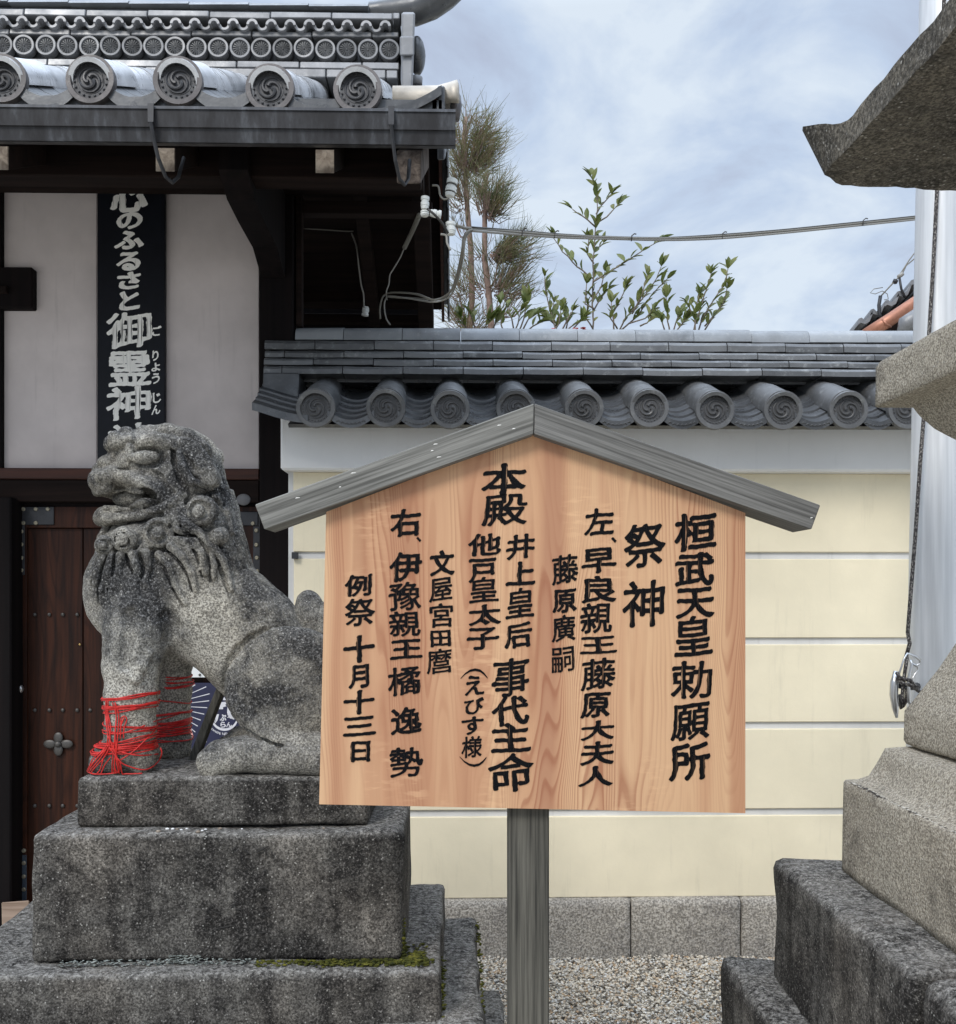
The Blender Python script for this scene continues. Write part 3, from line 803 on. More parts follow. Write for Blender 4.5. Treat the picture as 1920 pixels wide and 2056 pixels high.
def _field(polys, a, b, ang, G=84, pad=.09):
    """grid of distances to the glyph outline measured in a slanted elliptical brush metric; negative inside"""
    A = np.concatenate(polys); lo_, hi_ = A.min(0) - pad, A.max(0) + pad; st_ = (hi_ - lo_).max() / G
    nx_, ny_ = int((hi_[0] - lo_[0]) / st_) + 2, int((hi_[1] - lo_[1]) / st_) + 2
    X, Y = np.meshgrid(lo_[0] + st_ * np.arange(nx_), lo_[1] + st_ * np.arange(ny_), indexing='ij')
    ca, sa = math.cos(ang), math.sin(ang); T = np.array([[ca * b / a, sa * b / a], [-sa, ca]])
    p = np.stack([X.ravel(), Y.ravel()], 1); wn = np.zeros(len(p), int); dm = np.full(len(p), 9.0); pt = p @ T.T
    for q in polys:
        n1 = np.roll(q, -1, 0)
        for (x0, y0), (x1, y1) in zip(q, n1):
            up = (y0 <= p[:, 1]) & (y1 > p[:, 1]); dn = (y0 > p[:, 1]) & (y1 <= p[:, 1]); cr = (x1 - x0) * (p[:, 1] - y0) - (p[:, 0] - x0) * (y1 - y0)
            wn += (up & (cr > 0)).astype(int) - (dn & (cr < 0)).astype(int)
        qa = q @ T.T; qb = n1 @ T.T; e = qb - qa; L = (e * e).sum(1) + 1e-12
        for k_ in range(len(qa)):
            t = np.clip(((pt - qa[k_]) @ e[k_]) / L[k_], 0, 1); d = pt - qa[k_] - t[:, None] * e[k_]; dm = np.minimum(dm, (d * d).sum(1))
    D = np.sqrt(dm) * np.where(wn != 0, -1, 1)
    # stroke ends: pairs of close convex corners
    ends = []
    for q in polys:
        v1 = q - np.roll(q, 1, 0); v2 = np.roll(q, -1, 0) - q
        cv = np.arctan2(v1[:, 0] * v2[:, 1] - v1[:, 1] * v2[:, 0], (v1 * v2).sum(1))
        if _area(q) < 0: cv = cv * (1 if _area(max(polys, key=lambda z: abs(_area(z)))) > 0 else -1)
        elif _area(max(polys, key=lambda z: abs(_area(z)))) < 0: cv = -cv
        c_ = q[cv > .8]
        for i in range(len(c_)):
            for k_ in range(i + 1, len(c_)):
                if .02 < np.linalg.norm(c_[i] - c_[k_]) < .12: ends.append((c_[i] + c_[k_]) / 2)
    Fl = np.zeros(len(p))
    for e in ends: Fl = np.maximum(Fl, np.exp(-((p - e) ** 2).sum(1) / .055 ** 2))
    return lo_, st_, D.reshape(nx_, ny_), Fl.reshape(nx_, ny_), X, Y
def _area(p): return .5 * np.sum(p[:, 0] * np.roll(p[:, 1], -1) - np.roll(p[:, 0], -1) * p[:, 1])
def _cells(Fv, X, Y):
    """marching squares of Fv<0; runs of full cells merged"""
    V = []; Fc = []; ins = Fv < 0; full = ins[:-1, :-1] & ins[1:, :-1] & ins[:-1, 1:] & ins[1:, 1:]; anyc = ins[:-1, :-1] | ins[1:, :-1] | ins[:-1, 1:] | ins[1:, 1:]
    for i in range(full.shape[0]):
        j = 0; r = full[i]
        while j < len(r):
            if r[j]:
                k_ = j
                while k_ < len(r) and r[k_]: k_ += 1
                o = len(V); V += [(X[i, j], Y[i, j]), (X[i + 1, j], Y[i, j]), (X[i + 1, j], Y[i, k_]), (X[i, j], Y[i, k_])]; Fc.append((o, o + 1, o + 2, o + 3)); j = k_
            else: j += 1
    for i, j in np.argwhere(anyc & ~full):
        cs = [(i, j), (i + 1, j), (i + 1, j + 1), (i, j + 1)]; poly = []
        for q in range(4):
            a, b = cs[q], cs[(q + 1) % 4]; fa, fb = Fv[a], Fv[b]
            if fa < 0: poly.append((X[a], Y[a]))
            if (fa < 0) != (fb < 0):
                t = fa / (fa - fb); poly.append((X[a] + t * (X[b] - X[a]), Y[a] + t * (Y[b] - Y[a])))
        if len(poly) > 2: o = len(V); V += poly; Fc.append(tuple(range(o, o + len(poly))))
    return np.array(V), Fc
_gc = {}; _fc = {}
def write(ch, cx, cy, wd, ht, Y, mat, parent, name='written_character', st=None, seed=0):
    """one written character filling the box of wd x ht photo pixels centred on cx, cy at distance Y"""
    st = st or {}; a, b, ang = st.get('a', .03), st.get('b', .014), st.get('ang', R(38))
    G = st.get('G', 84 if max(wd, ht) > 30 else 40)
    if ch not in _gc: _gc[ch] = glyph_polys(ch)
    key = (ch, a, b, G)
    if key not in _fc: _fc[key] = _field(_gc[ch], a, b, ang, G)
    lo_, st_, D, Fl, X, Yg = _fc[key]
    rs = np.random.RandomState(hash_(ch) % 10000 + seed); ph = rs.uniform(0, 6.28, 8); wob = st.get('wob', .005)
    Th = b + st.get('flare', .016) * Fl * (b / a * .5 + .5) + wob * (np.sin(X * 13 + ph[0]) * np.sin(Yg * 12 + ph[1]) + .6 * np.sin(X * 29 + Yg * 23 + ph[2]) + .3 * np.sin(X * 61 - Yg * 57 + ph[5]))
    V, Fc = _cells(D - Th, X, Yg)
    q = V.copy(); q[:, 1] += st.get('skew', .09) * (V[:, 0] - .5) + .014 * np.sin(V[:, 0] * 5 + ph[3]); q[:, 0] += .014 * np.sin(V[:, 1] * 5 + ph[4])
    lo2, hi2 = q.min(0), q.max(0); q = (q - lo2) / (hi2 - lo2)
    c = P(cx, cy, Y); W3 = [tuple(np.array(P(cx + (u - .5) * wd, cy - (v - .5) * ht, Y)) - np.array(c)) for u, v in q]
    me = bpy.data.meshes.new(name); me.from_pydata(W3, [], Fc); me.materials.append(mat); me.update()
    return obj(name, me, parent, c)
def hash_(s): return sum((i + 1) * ord(c) for i, c in enumerate(s))

# ------------------------------------------------------------------ wooden notice board on its post
YS = 1.93
sign = root('wooden_notice_board', P(1063, 1190, 1.97)[:2] + (0,), 'tall notice board with grey gabled cap, cedar face and black brush writing on one post', 'notice board')
b = MB()
pl = [P(655, 1028, YS), P(641, 1615, YS), P(1497, 1633, YS), P(1497, 1030, YS), P(1072, 868, YS)]
pb = [(p[0], p[1] + .014, p[2]) for p in pl]
b.add(pl + pb, [(0, 1, 2, 3, 4), (9, 8, 7, 6, 5)] + [(i, i + 5, (i + 1) % 5 + 5, (i + 1) % 5) for i in range(5)])
part('board_panel', b, M['cedar'], sign)
def bar(pts, name, mat_=None, dz=.105):
    f = [P(x, y, 1.90) for x, y in pts]
    bb = MB(); k4 = [f[3], f[2], (f[2][0], 1.90 + dz, f[2][2]), (f[3][0], 1.90 + dz, f[3][2]), f[0], f[1], (f[1][0], 1.90 + dz, f[1][2]), (f[0][0], 1.90 + dz, f[0][2])]
    bb.hexa(k4, .0018); return part(name, bb, mat_ or M['grey_wood_l'], sign)
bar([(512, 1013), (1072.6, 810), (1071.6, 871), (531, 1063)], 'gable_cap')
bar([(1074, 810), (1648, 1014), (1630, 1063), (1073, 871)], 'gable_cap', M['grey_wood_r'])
b = MB(); x0, x1 = PX(1022, 1.955), PX(1103, 1.955)
b.hexa([(x0 - .0, 1.955, -.2), (x1, 1.955, -.2), (x1, 2.03, -.2), (x0, 2.03, -.2), (x0, 1.955, PZ(900, 1.955)), (x1, 1.955, PZ(900, 1.955)), (x1, 2.03, PZ(900, 1.955)), (x0, 2.03, PZ(900, 1.955))], .003)
part('post', b, M['post_wood'], sign)
# white nicks on the gable cap
for (x, y, l) in ((882, 918, 9), (875, 892, 8), (868, 905, 5), (1003, 854, 8), (1032, 861, 6), (710, 950, 10), (683, 978, 4), (598, 1000, 9), (1630, 1040, 5)):
    b = MB(); p = P(x, y, 1.8990); b.add([(p[0] - l * .0006, p[1], p[2] - .0008), (p[0] + l * .0005, p[1], p[2] - .0002 + l * .0001), (p[0] + l * .0004, p[1], p[2] + .0014), (p[0] - l * .0003, p[1], p[2] + .0012)], [(0, 1, 2, 3)])
    part('paint_nick', b, M['white_paint'], sign)
TXT = [('本', 1012, 962, 91, 65), ('殿', 1013, 1024, 93, 66),
 ('井', 1045, 1098, 58, 54), ('上', 1045, 1152, 60, 50), ('皇', 1044, 1212, 58, 64), ('后', 1041, 1275, 56, 56),
 ('他', 973, 1094, 66, 47), ('戸', 969, 1145, 56, 52), ('皇', 972, 1185, 60, 54), ('太', 974, 1235, 65, 44), ('子', 970, 1282, 66, 47),
 ('右', 815, 1050, 62, 57), ('、', 841, 1083, 10, 10),
 ('伊', 815, 1139, 66, 61), ('豫', 813, 1198, 66, 60), ('親', 813, 1253, 64, 51), ('王', 816, 1304, 66, 43), ('橘', 812, 1368, 66, 61), ('逸', 816, 1448, 62, 57), ('勢', 816, 1531, 68, 62),
 ('文', 888, 1131, 50, 53), ('屋', 885, 1184, 47, 52), ('宮', 886, 1236, 48, 50), ('田', 885, 1282, 43, 36), ('麿', 882, 1328, 50, 52),
 ('例', 720, 1175, 56, 47), ('祭', 723, 1230, 61, 56), ('十', 721, 1303, 64, 56), ('月', 721, 1358, 42, 51), ('十', 721, 1410, 63, 50), ('三', 722, 1458, 67, 43), ('日', 724, 1509, 41, 44),
 ('え', 953, 1377, 39, 41), ('び', 952, 1417, 40, 35), ('す', 949, 1457, 45, 38), ('様', 947, 1500, 41, 45),
 ('事', 1025, 1361, 76, 80), ('代', 1025, 1428, 76, 63), ('主', 1026, 1482, 81, 61), ('命', 1026, 1551, 92, 78),
 ('左', 1203, 1048, 60, 56), ('、', 1233, 1084, 11, 11), ('早', 1203, 1125, 71, 53), ('良', 1203, 1184, 70, 56), ('親', 1197, 1242, 64, 62), ('王', 1202, 1295, 75, 38), ('藤', 1201, 1354, 70, 68), ('原', 1196, 1416, 62, 54), ('大', 1200, 1467, 68, 42), ('夫', 1199, 1513, 68, 50), ('人', 1196, 1559, 70, 43),
 ('藤', 1135, 1144, 53, 64), ('原', 1134, 1206, 49, 51), ('廣', 1132, 1262, 48, 56), ('嗣', 1131, 1324, 46, 55),
 ('祭', 1295, 1096, 84, 90), ('神', 1293, 1212, 86, 97),
 ('桓', 1397, 1069, 85, 79), ('武', 1395, 1143, 79, 70), ('天', 1396, 1210, 78, 66), ('皇', 1393, 1278, 78, 83), ('勅', 1389, 1365, 84, 77), ('願', 1386, 1448, 79, 81), ('所', 1385, 1529, 84, 81)]
dense = set('殿豫親橘勢麿様藤廣嗣願宮屋皇事命祭神勅')
for i, (ch, x, y, wd, ht) in enumerate(TXT):
    st = dict(a=.038, b=.016, flare=.026) if ch not in dense else dict(a=.022, b=.009, flare=.014, wob=.003)
    if ch in '嗣麿': st = dict(a=.014, b=.006, flare=.008, wob=.002)
    if ch in '十三日月王上人大天太文本': st = dict(a=.046, b=.018, flare=.034)
    if ch in '本桓武天所主代': st = dict(a=.036, b=.014, flare=.028)
    write(ch, x, y, wd, ht, YS - .0012, M['ink'], sign, st=st, seed=i)
for (x, y, s_) in ((952, 1353, 1), (950, 1529, -1)):    # upright round brackets
    pts_u = [(-27, 10), (-18, 1), (-8, -5), (2, -7), (12, -5), (20, 1), (27, 9)]
    wdt = [1.2, 2.6, 3.6, 4, 4, 3.8, 2.4]
    a = [P(x + u, y + s_ * (v - w_), YS - .0012) for (u, v), w_ in zip(pts_u, wdt)]; c2 = [P(x + u, y + s_ * (v + w_ * .3), YS - .0012) for (u, v), w_ in zip(pts_u, wdt)]
    b = MB(); b.add(a + c2, [(i, i + 1, i + 8, i + 7) for i in range(6)]); part('written_bracket', b, M['ink'], sign)

# ------------------------------------------------------------------ plaster wall with tiled coping
WX0 = PX(562, 3.88); WX1 = 3.1; YW = 3.95
wall = root('tiled_boundary_wall', (1.1, 4.1, 0), 'cream plaster boundary wall with white lines, granite footing and grey tiled coping', 'wall')
b = MB(); b.box(WX0 + .02, WX1, YW + .012, 4.27, .2, 2.15); part('wall_core', b, M['groove'], wall)
gz = [1.990, 1.654, 1.298, .947, .587, .237]
for i in range(5):
    z1 = gz[i] - (.014 if i else -.006); z0 = gz[i + 1] + (.014 if i < 4 else 0)
    xl = PX(590, YW) if i else PX(589, YW)
    b = MB(); b.box(xl, WX1, YW, YW + .02, z0, z1, .003); part('plaster_panel', b, M['cream'], wall)
    b = MB(); b.box(WX0, WX1, 4.26, 4.28, z0, z1, .003); part('plaster_panel', b, M['cream'], wall)
b = MB(); b.box(PX(563, 3.88), WX1, 3.88, 4.34, 1.996, 2.235, .009); part('white_band', b, M['white_plaster'], wall)
jx = [-.95] + [PX(p, 3.92) for p in (1267, 1488)]; dx0 = jx[2] - jx[1]
jx = [-.95, jx[1] - 2 * dx0, jx[1] - dx0, jx[1], jx[2], jx[2] + dx0, jx[2] + 2 * dx0, jx[2] + 3 * dx0]
for i in range(len(jx) - 1):
    V, Qd = stone_block(jx[i] + .0025, jx[i + 1] - .0025, 3.915, 4.3, -.06, .237, .006, .03, .0015, i)
    obj('granite_block', npmesh('granite_block', V - np.array([jx[i], 3.915, 0]), Qd, M['base_granite']), wall, (jx[i], 3.915, 0))
# coping
PHI = math.atan(.38); cp, sp_ = math.cos(PHI), math.sin(PHI)
def arc_tile(r, L, t=.014, a0=-8, a1=188, n=14, taper=1.0, name='m', y0=0.0, slope=PHI):
    """half-round roll tile along the slope, local origin at its front axis point"""
    V = []; Fc = []
    c_, s_ = math.cos(slope), math.sin(slope)
    for (u, rr) in ((0, r), (L, r * taper), (L, (r - t) * taper), (0, r - t)):
        for k in range(n + 1):
            a = R(a0 + (a1 - a0) * k / n)
            x = rr * math.cos(a); h = rr * math.sin(a)
            V.append((x, y0 + u * c_ - h * s_, u * s_ + h * c_))
    m = n + 1
    for q in range(4):
        for k in range(n): Fc.append((q * m + k, q * m + k + 1, ((q + 1) % 4) * m + k + 1, ((q + 1) % 4) * m + k))
    Fc.append((0, m, 2 * m, 3 * m)); Fc.append((n, m + n, 2 * m + n, 3 * m + n))
    return MB().add(V, Fc)
def disc_mesh(r, name, mat, kind='tomoe', t=.02, fmat=None):
    """round eave tile face standing upright, facing -y, centre at the origin"""
    b = MB(); n = 36
    ri = r * .77
    b.lathe([(r * .55, t), (r * .99, t), (r, t * .6), (r, -.001), (r * .985, -.004), (ri * 1.03, -.004), (ri, -.001), (ri * .985, .005), (.0005, .005)], (0, 0, 0), 'y', n)
    if kind == 'tomoe':
        for q in range(3):
            a0 = q * 2 * math.pi / 3 + .4; pts = []; rs_ = []
            for i in range(13):
                t_ = i / 12; a = a0 - t_ * 4.2; rad = ri * (.15 + .50 * min(1, t_ * 1.3) ** .8)
                pts.append((rad * math.cos(a), .003, rad * math.sin(a))); rs_.append(ri * (.105 * (1 - t_) ** 1.1 + .022))
            b.tube(pts, rs_, 7)
        b.tube([(ri * .72 * math.cos(2 * math.pi * i / 32), .0045, ri * .72 * math.sin(2 * math.pi * i / 32)) for i in range(33)], ri * .018, 5, False)
        nd = 26 if r > .06 and kind == 'tomoe' and mat is M['tile_disc'] else 18
        for i in range(nd):
            a = 2 * math.pi * i / nd; b.ball((ri * .86 * math.cos(a), .004, ri * .86 * math.sin(a)), ri * (.048 if nd > 20 else .07), 6, 4)
    else:
        for i in range(16):
            a = 2 * math.pi * i / 16; c_, s_ = math.cos(a), math.sin(a)
            b.tube([(ri * .22 * c_, .002, ri * .22 * s_), (ri * .6 * c_, .001, ri * .6 * s_), (ri * .86 * c_, .003, ri * .86 * s_)], [ri * .03, ri * .075, ri * .10], 5)
        b.ball((0, .003, 0), ri * .14, 8, 5)
    me = b.mesh(name, mat, True, angle=R(35)); me.materials.append(fmat or mat)
    for p in me.polygons:
        if all(math.hypot(me.vertices[i].co.x, me.vertices[i].co.z) < ri * 1.0 for i in p.vertices): p.material_index = 1
    return me
xs_front = [634, 775, 904, 1036, 1173, 1304, 1436, 1573, 1704, 1822]
DX = [PX(p, 3.70) for p in xs_front]; pit = (DX[-1] - DX[0]) / 9
DX = DX + [DX[-1] + pit * (i + 1) for i in range(5)]
ZD = PZ(819, 3.70); rD = .0765
m_eave = arc_tile(rD * .93, .215).mesh('roll_tile', M['tile'], True, angle=R(40))
m_roll = arc_tile(rD * .86, .25).mesh('roll_tile', M['tile'], True, angle=R(40))
m_disc = disc_mesh(rD, 'end_disc', M['tile_disc'], fmat=M['tile_field'])
for i, x in enumerate(DX):
    jz = rng.uniform(-.004, .004)
    t = obj('roll_tile', m_eave, wall, (x, 3.705, ZD + jz))
    d = obj('end_disc', m_disc, t, (x, 3.700, ZD + jz)); d.rotation_euler = (rng.uniform(-.03, .03), rng.uniform(-.6, .6), rng.uniform(-.04, .04))
    u = .20; obj('roll_tile', m_roll, wall, (x, 3.705 + u * cp, ZD + jz + u * sp_ + .001))
def pan(xa, xb, y, z, L, t, sag, slope=.40, name='pan_tile', n=10, drop=0.0, side=0):
    """curved pan tile seen from its front edge; drop = pendent lip"""
    V = []; Fc = []
    for k in range(n + 1):
        s = k / n * 2 - 1; x = xa + (xb - xa) * k / n
        zc = z - sag * (1 - s * s) * (1.0 if not side else 1.0)
        V += [(x, y, zc), (x, y + L, zc + L * slope), (x, y + L, zc + L * slope - t), (x, y, zc - t - drop * (1 - .25 * s * s))]
    for k in range(n):
        for q in range(4): Fc.append((k * 4 + q, k * 4 + (q + 1) % 4, k * 4 + 4 + (q + 1) % 4, k * 4 + 4 + q))
    Fc += [(0, 1, 2, 3), (n * 4, n * 4 + 1, n * 4 + 2, n * 4 + 3)]
    return MB().add(V, Fc)
edges = [(DX[i], DX[i + 1]) for i in range(len(DX) - 1)]
for i, (xa, xb) in enumerate(edges):
    a_, b_ = xa + .045, xb - .045
    for k in range(5):
        y = 3.700 + .056 * k; z = ZD - .010 + .0305 * k
        mb = pan(a_, b_, y, z, .15 if k < 4 else .26, .013, .038, drop=.018 if k == 0 else 0)
        o = obj('pan_tile', mb.mesh('pan_tile', M['tile_dark'], True, (a_, y, z), R(35)), wall, (a_, y, z))
        if k == 0:
            bb = MB(); zc = z - .036
            for q in range(7):
                s = (q - 3) / 3.4; xx = (a_ + b_) / 2 + s * .055
                bb.tube([(xx - .006, y - .001, zc - .020 + .036 * (s * .62) ** 2), (xx, y - .0015, zc - .0135 + .036 * (s * .62) ** 2), (xx + .006, y - .001, zc - .020 + .036 * (s * .62) ** 2)], .0022, 5)
            part('lip_scroll', bb, M['tile_disc'], o, True)
# flared left end: half pans stepping out
xl = DX[0] - .03
for k in range(5):
    y = 3.700 + .052 * k; z = ZD + .006 + .029 * k; x0 = PX((506, 513, 517, 521, 527)[k], y)
    V = []; n = 8; Fc = []
    for q in range(n + 1):
        s = q / n; x = x0 + (xl - x0) * s; zc = z + .012 - .048 * math.sin(s * math.pi * .5) ** 1.2
        dr = .030 if k == 0 else .018
        V += [(x, y, zc), (x, y + .17, zc + .068), (x, y + .17, zc + .068 - dr), (x, y, zc - dr)]
    for q in range(n):
        for c4 in range(4): Fc.append((q * 4 + c4, q * 4 + (c4 + 1) % 4, q * 4 + 4 + (c4 + 1) % 4, q * 4 + 4 + c4))
    Fc += [(0, 1, 2, 3), (n * 4, n * 4 + 1, n * 4 + 2, n * 4 + 3)]
    part('pan_tile', MB().add(V, Fc), M['tile_dark'], wall, True, angle=R(35))
b = MB(); b.box(PX(528, 3.9), PX(600, 3.9), 3.9, 4.1, PZ(815, 3.9), PZ(750, 3.9), .004); part('end_filler', b, M['tile_dark'], wall)
# bedding under the rolls (dark clay closing the eave) and rear slope
BX0 = PX(580, 3.75)
b = MB(); b.add([(BX0, 3.73, 2.155), (WX1, 3.73, 2.155), (WX1, 4.1, 2.300), (BX0, 4.1, 2.300), (BX0, 3.75, 2.145), (WX1, 3.75, 2.145), (WX1, 4.1, 2.235), (BX0, 4.1, 2.235)], [(0, 1, 2, 3), (4, 7, 6, 5), (0, 4, 5, 1), (1, 5, 6, 2), (3, 2, 6, 7), (0, 3, 7, 4)]); part('clay_bed', b, M['tile_dark'], wall)
b = MB(); b.add([(WX0, 4.1, 2.33), (WX1, 4.1, 2.33), (WX1, 4.52, 2.17), (WX0, 4.52, 2.17), (WX0, 4.1, 2.27), (WX1, 4.1, 2.27), (WX1, 4.52, 2.12), (WX0, 4.52, 2.12)], [(0, 1, 2, 3), (4, 7, 6, 5), (0, 4, 5, 1), (1, 5, 6, 2), (3, 2, 6, 7), (0, 3, 7, 4)]); part('rear_slope', b, M['tile'], wall)
m_back = MB(); m_back.tube([(0, 0, 0), (0, .42, -.16)], rD * .8, 10); m_back = m_back.mesh('roll_tile', M['tile'], True, angle=R(40))
for x in DX: obj('roll_tile', m_back, wall, (x, 4.12, 2.345))
# stacked ridge tiles
rows = [(735, 751, 3.925, 1), (719.5, 733.5, 3.955, 0), (704, 718, 3.98, 1), (683.5, 702.5, 4.0, 0)]
pitch = (PX(1315, 4.0) - PX(1030, 4.0)) * 118.0 / 285.0
jr = (1150 + 468 / 2.41)
for ri_, (yt, yb, Yf, half) in enumerate(rows):
    z1, z0 = PZ(yt, Yf), PZ(yb, Yf); xs = PX(jr, 4.0) + (pitch / 2 if half else 0)
    k0 = int(math.ceil((xs - PX(530, Yf)) / pitch)); xl_ = PX((529, 530, 532, 531)[ri_], Yf)
    x = xs - k0 * pitch
    while x < WX1:
        a_ = max(x, xl_); b_ = x + pitch - .0035
        if b_ - a_ > .02:
            h = z1 - z0; dy_ = rng.uniform(-.003, .003); dz_ = rng.uniform(-.0018, .0018)
            V = []
            prof = [(0, 0), (0.001, h * .62), (.012, h * .98), (.10, h * 1.0), (.22, h * .9), (.22, -.002)]
            nx_ = 4; Fc = []
            for q in range(nx_ + 1):
                s = q / nx_; xx = a_ + (b_ - a_) * s; bow = .0035 * (1 - (2 * s - 1) ** 2)
                V += [(xx, Yf + p_[0] + dy_, z0 + p_[1] + dz_ - bow * .5) for p_ in prof]
            np_ = len(prof)
            for q in range(nx_):
                for c4 in range(np_): Fc.append((q * np_ + c4, q * np_ + (c4 + 1) % np_, (q + 1) * np_ + (c4 + 1) % np_, (q + 1) * np_ + c4))
            Fc += [tuple(range(np_)), tuple(nx_ * np_ + c4 for c4 in range(np_))]
            mbk = MB().add(V, Fc)
            obj('ridge_tile', mbk.mesh('ridge_tile', M['tile'], True, (a_, Yf, z0), R(25)), wall, (a_, Yf, z0))
        x += pitch
b = MB(); b.box(PX(535, 4.0), WX1, 4.03, 4.2, PZ(760, 3.95), PZ(686, 4.0)); part('ridge_core', b, M['tile_dark'], wall)
zc1, zc0 = PZ(655, 4.06), PZ(682.5, 4.03)
capx = [PX(594, 4.05)]; x = PX(1150 + 315 / 2.41, 4.0)
while x > capx[0] + .1: x -= pitch
x = x if x > capx[0] + .05 else x + pitch
cuts = [capx[0]]
while x < WX1: cuts.append(x); x += pitch
for i in range(len(cuts) - 1):
    a_, b_ = cuts[i], cuts[i + 1] - .0025; V = []; Fc = []; n = 10; hh = zc1 - zc0
    for s in (0, 1):
        xx = a_ + (b_ - a_) * s; g = 1.0 if s == 0 else 1.035
        for q in range(n + 1):
            a = math.pi * q / n
            V.append((xx, 4.115 - math.cos(a) * .082 * g, zc0 + math.sin(a) ** .75 * hh * g))
    for q in range(n): Fc.append((q, q + 1, n + 2 + q, n + 1 + q))
    Fc += [tuple(range(n + 1)), tuple(range(n + 1, 2 * n + 2)), (0, n, 2 * n + 1, n + 1)]
    obj('ridge_cap_tile', MB().add(V, Fc).mesh('ridge_cap_tile', M['tile_pale'] , True, (a_, 4.115, zc0), R(40)), wall, (a_, 4.115, zc0 + rng.uniform(-.002, .002)))

# ------------------------------------------------------------------ shrine gate
YG = 4.10
gate = root('shrine_gate', (-1.6, 4.15, 0), 'old wooden shrine gate with grey tiled gable roof, white plaster panels and studded brown door', 'gate')
GX0 = -3.1
b = MB(); b.box(PX(521, 4.03), PX(589, 4.03), 4.03, 4.17, 0, 3.35, .004); part('corner_post', b, M['black_wood'], gate)
b = MB(); b.box(PX(583, 4.0), PX(590, 4.0), 3.985, 4.02, 0, PZ(950, 4.0), .002); part('jamb_strip', b, M['black_wood'], gate)
b = MB(); b.box(PX(586, 3.93), PX(598, 3.93), 3.925, 3.95, PZ(1122, 3.93), PZ(1109, 3.93), .001); part('latch_bracket', b, M['iron'], gate)
for (xa, xb) in ((2, 194), (331, 520), (-190, -10), (-500, -200)):
    b = MB(); b.box(PX(xa, YG), PX(xb, YG), YG, YG + .04, PZ(948, YG), PZ(380, YG), .002); part('plaster_panel', b, M['gate_plaster'], gate)
b = MB(); b.box(PX(190, YG), PX(334, YG), YG + .004, YG + .036, PZ(948, YG), PZ(380, YG)); part('plaster_panel', b, M['gate_plaster'], gate)
b = MB(); b.box(PX(-12, 4.07), PX(2, 4.07), 4.07, 4.16, PZ(948, 4.07), 3.3, .002); part('stud_post', b, M['black_wood'], gate)
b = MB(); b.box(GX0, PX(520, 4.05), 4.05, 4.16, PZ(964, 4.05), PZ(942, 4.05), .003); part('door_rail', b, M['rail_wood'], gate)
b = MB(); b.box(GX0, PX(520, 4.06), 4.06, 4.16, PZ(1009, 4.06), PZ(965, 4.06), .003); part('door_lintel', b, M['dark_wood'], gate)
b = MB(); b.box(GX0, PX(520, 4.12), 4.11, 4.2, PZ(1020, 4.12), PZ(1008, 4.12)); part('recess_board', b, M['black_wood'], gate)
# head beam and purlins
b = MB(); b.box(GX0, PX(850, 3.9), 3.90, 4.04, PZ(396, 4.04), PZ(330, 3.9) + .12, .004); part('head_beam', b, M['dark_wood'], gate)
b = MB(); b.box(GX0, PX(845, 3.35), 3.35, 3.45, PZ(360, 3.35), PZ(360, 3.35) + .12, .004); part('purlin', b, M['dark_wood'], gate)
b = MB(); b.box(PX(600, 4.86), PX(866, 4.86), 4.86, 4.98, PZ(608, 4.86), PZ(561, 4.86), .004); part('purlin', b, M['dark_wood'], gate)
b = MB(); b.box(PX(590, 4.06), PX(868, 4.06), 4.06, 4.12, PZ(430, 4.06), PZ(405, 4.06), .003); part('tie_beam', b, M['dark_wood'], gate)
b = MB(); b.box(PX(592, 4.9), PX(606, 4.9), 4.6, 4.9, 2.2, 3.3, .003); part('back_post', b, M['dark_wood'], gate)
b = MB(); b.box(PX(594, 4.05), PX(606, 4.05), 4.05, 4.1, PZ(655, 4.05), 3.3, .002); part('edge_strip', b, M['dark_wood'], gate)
# dark boarding below the back eave, behind the wall coping
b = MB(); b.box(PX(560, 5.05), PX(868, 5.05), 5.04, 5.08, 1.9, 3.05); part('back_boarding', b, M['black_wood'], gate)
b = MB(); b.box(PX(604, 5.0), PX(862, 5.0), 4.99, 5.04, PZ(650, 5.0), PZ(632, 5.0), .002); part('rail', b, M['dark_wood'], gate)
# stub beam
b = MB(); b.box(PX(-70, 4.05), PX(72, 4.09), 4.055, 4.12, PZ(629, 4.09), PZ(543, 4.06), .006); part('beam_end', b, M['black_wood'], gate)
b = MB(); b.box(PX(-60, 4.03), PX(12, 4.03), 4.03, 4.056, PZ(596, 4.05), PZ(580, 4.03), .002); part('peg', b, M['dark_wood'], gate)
# bracket arm from the post up to the eave
def yz(px_, py_, Y): return (Y, PZ(py_, Y))
xa, xb = PX(520, 4.02), PX(577, 4.02)
arm = [(3.30, PZ(345, 3.30)), (3.42, PZ(400, 3.40)), (3.60, PZ(450, 3.60)), (3.85, PZ(500, 3.85)), (4.02, PZ(560, 4.02)), (4.04, PZ(540, 4.04)), (4.04, 3.28), (3.3, 3.06)]
V = [(xa + .01, y, z) for y, z in arm] + [(xb - .01, y, z) for y, z in arm]; n = len(arm)
b = MB().add(V, [tuple(range(n)), tuple(range(2 * n - 1, n - 1, -1))] + [(i, (i + 1) % n, (i + 1) % n + n, i + n) for i in range(n)])
part('bracket_arm', b, M['black_wood'], gate)
# ---- roof
SL = .5; PG = math.atan(SL)
YE = 3.0; ZE = PZ(172, 3.0); XR = PX(893, 3.0); YR = 4.0
def roofz(Y): return ZE + SL * (Y - YE) if Y <= YR else ZE + SL * (2 * YR - Y - YE)
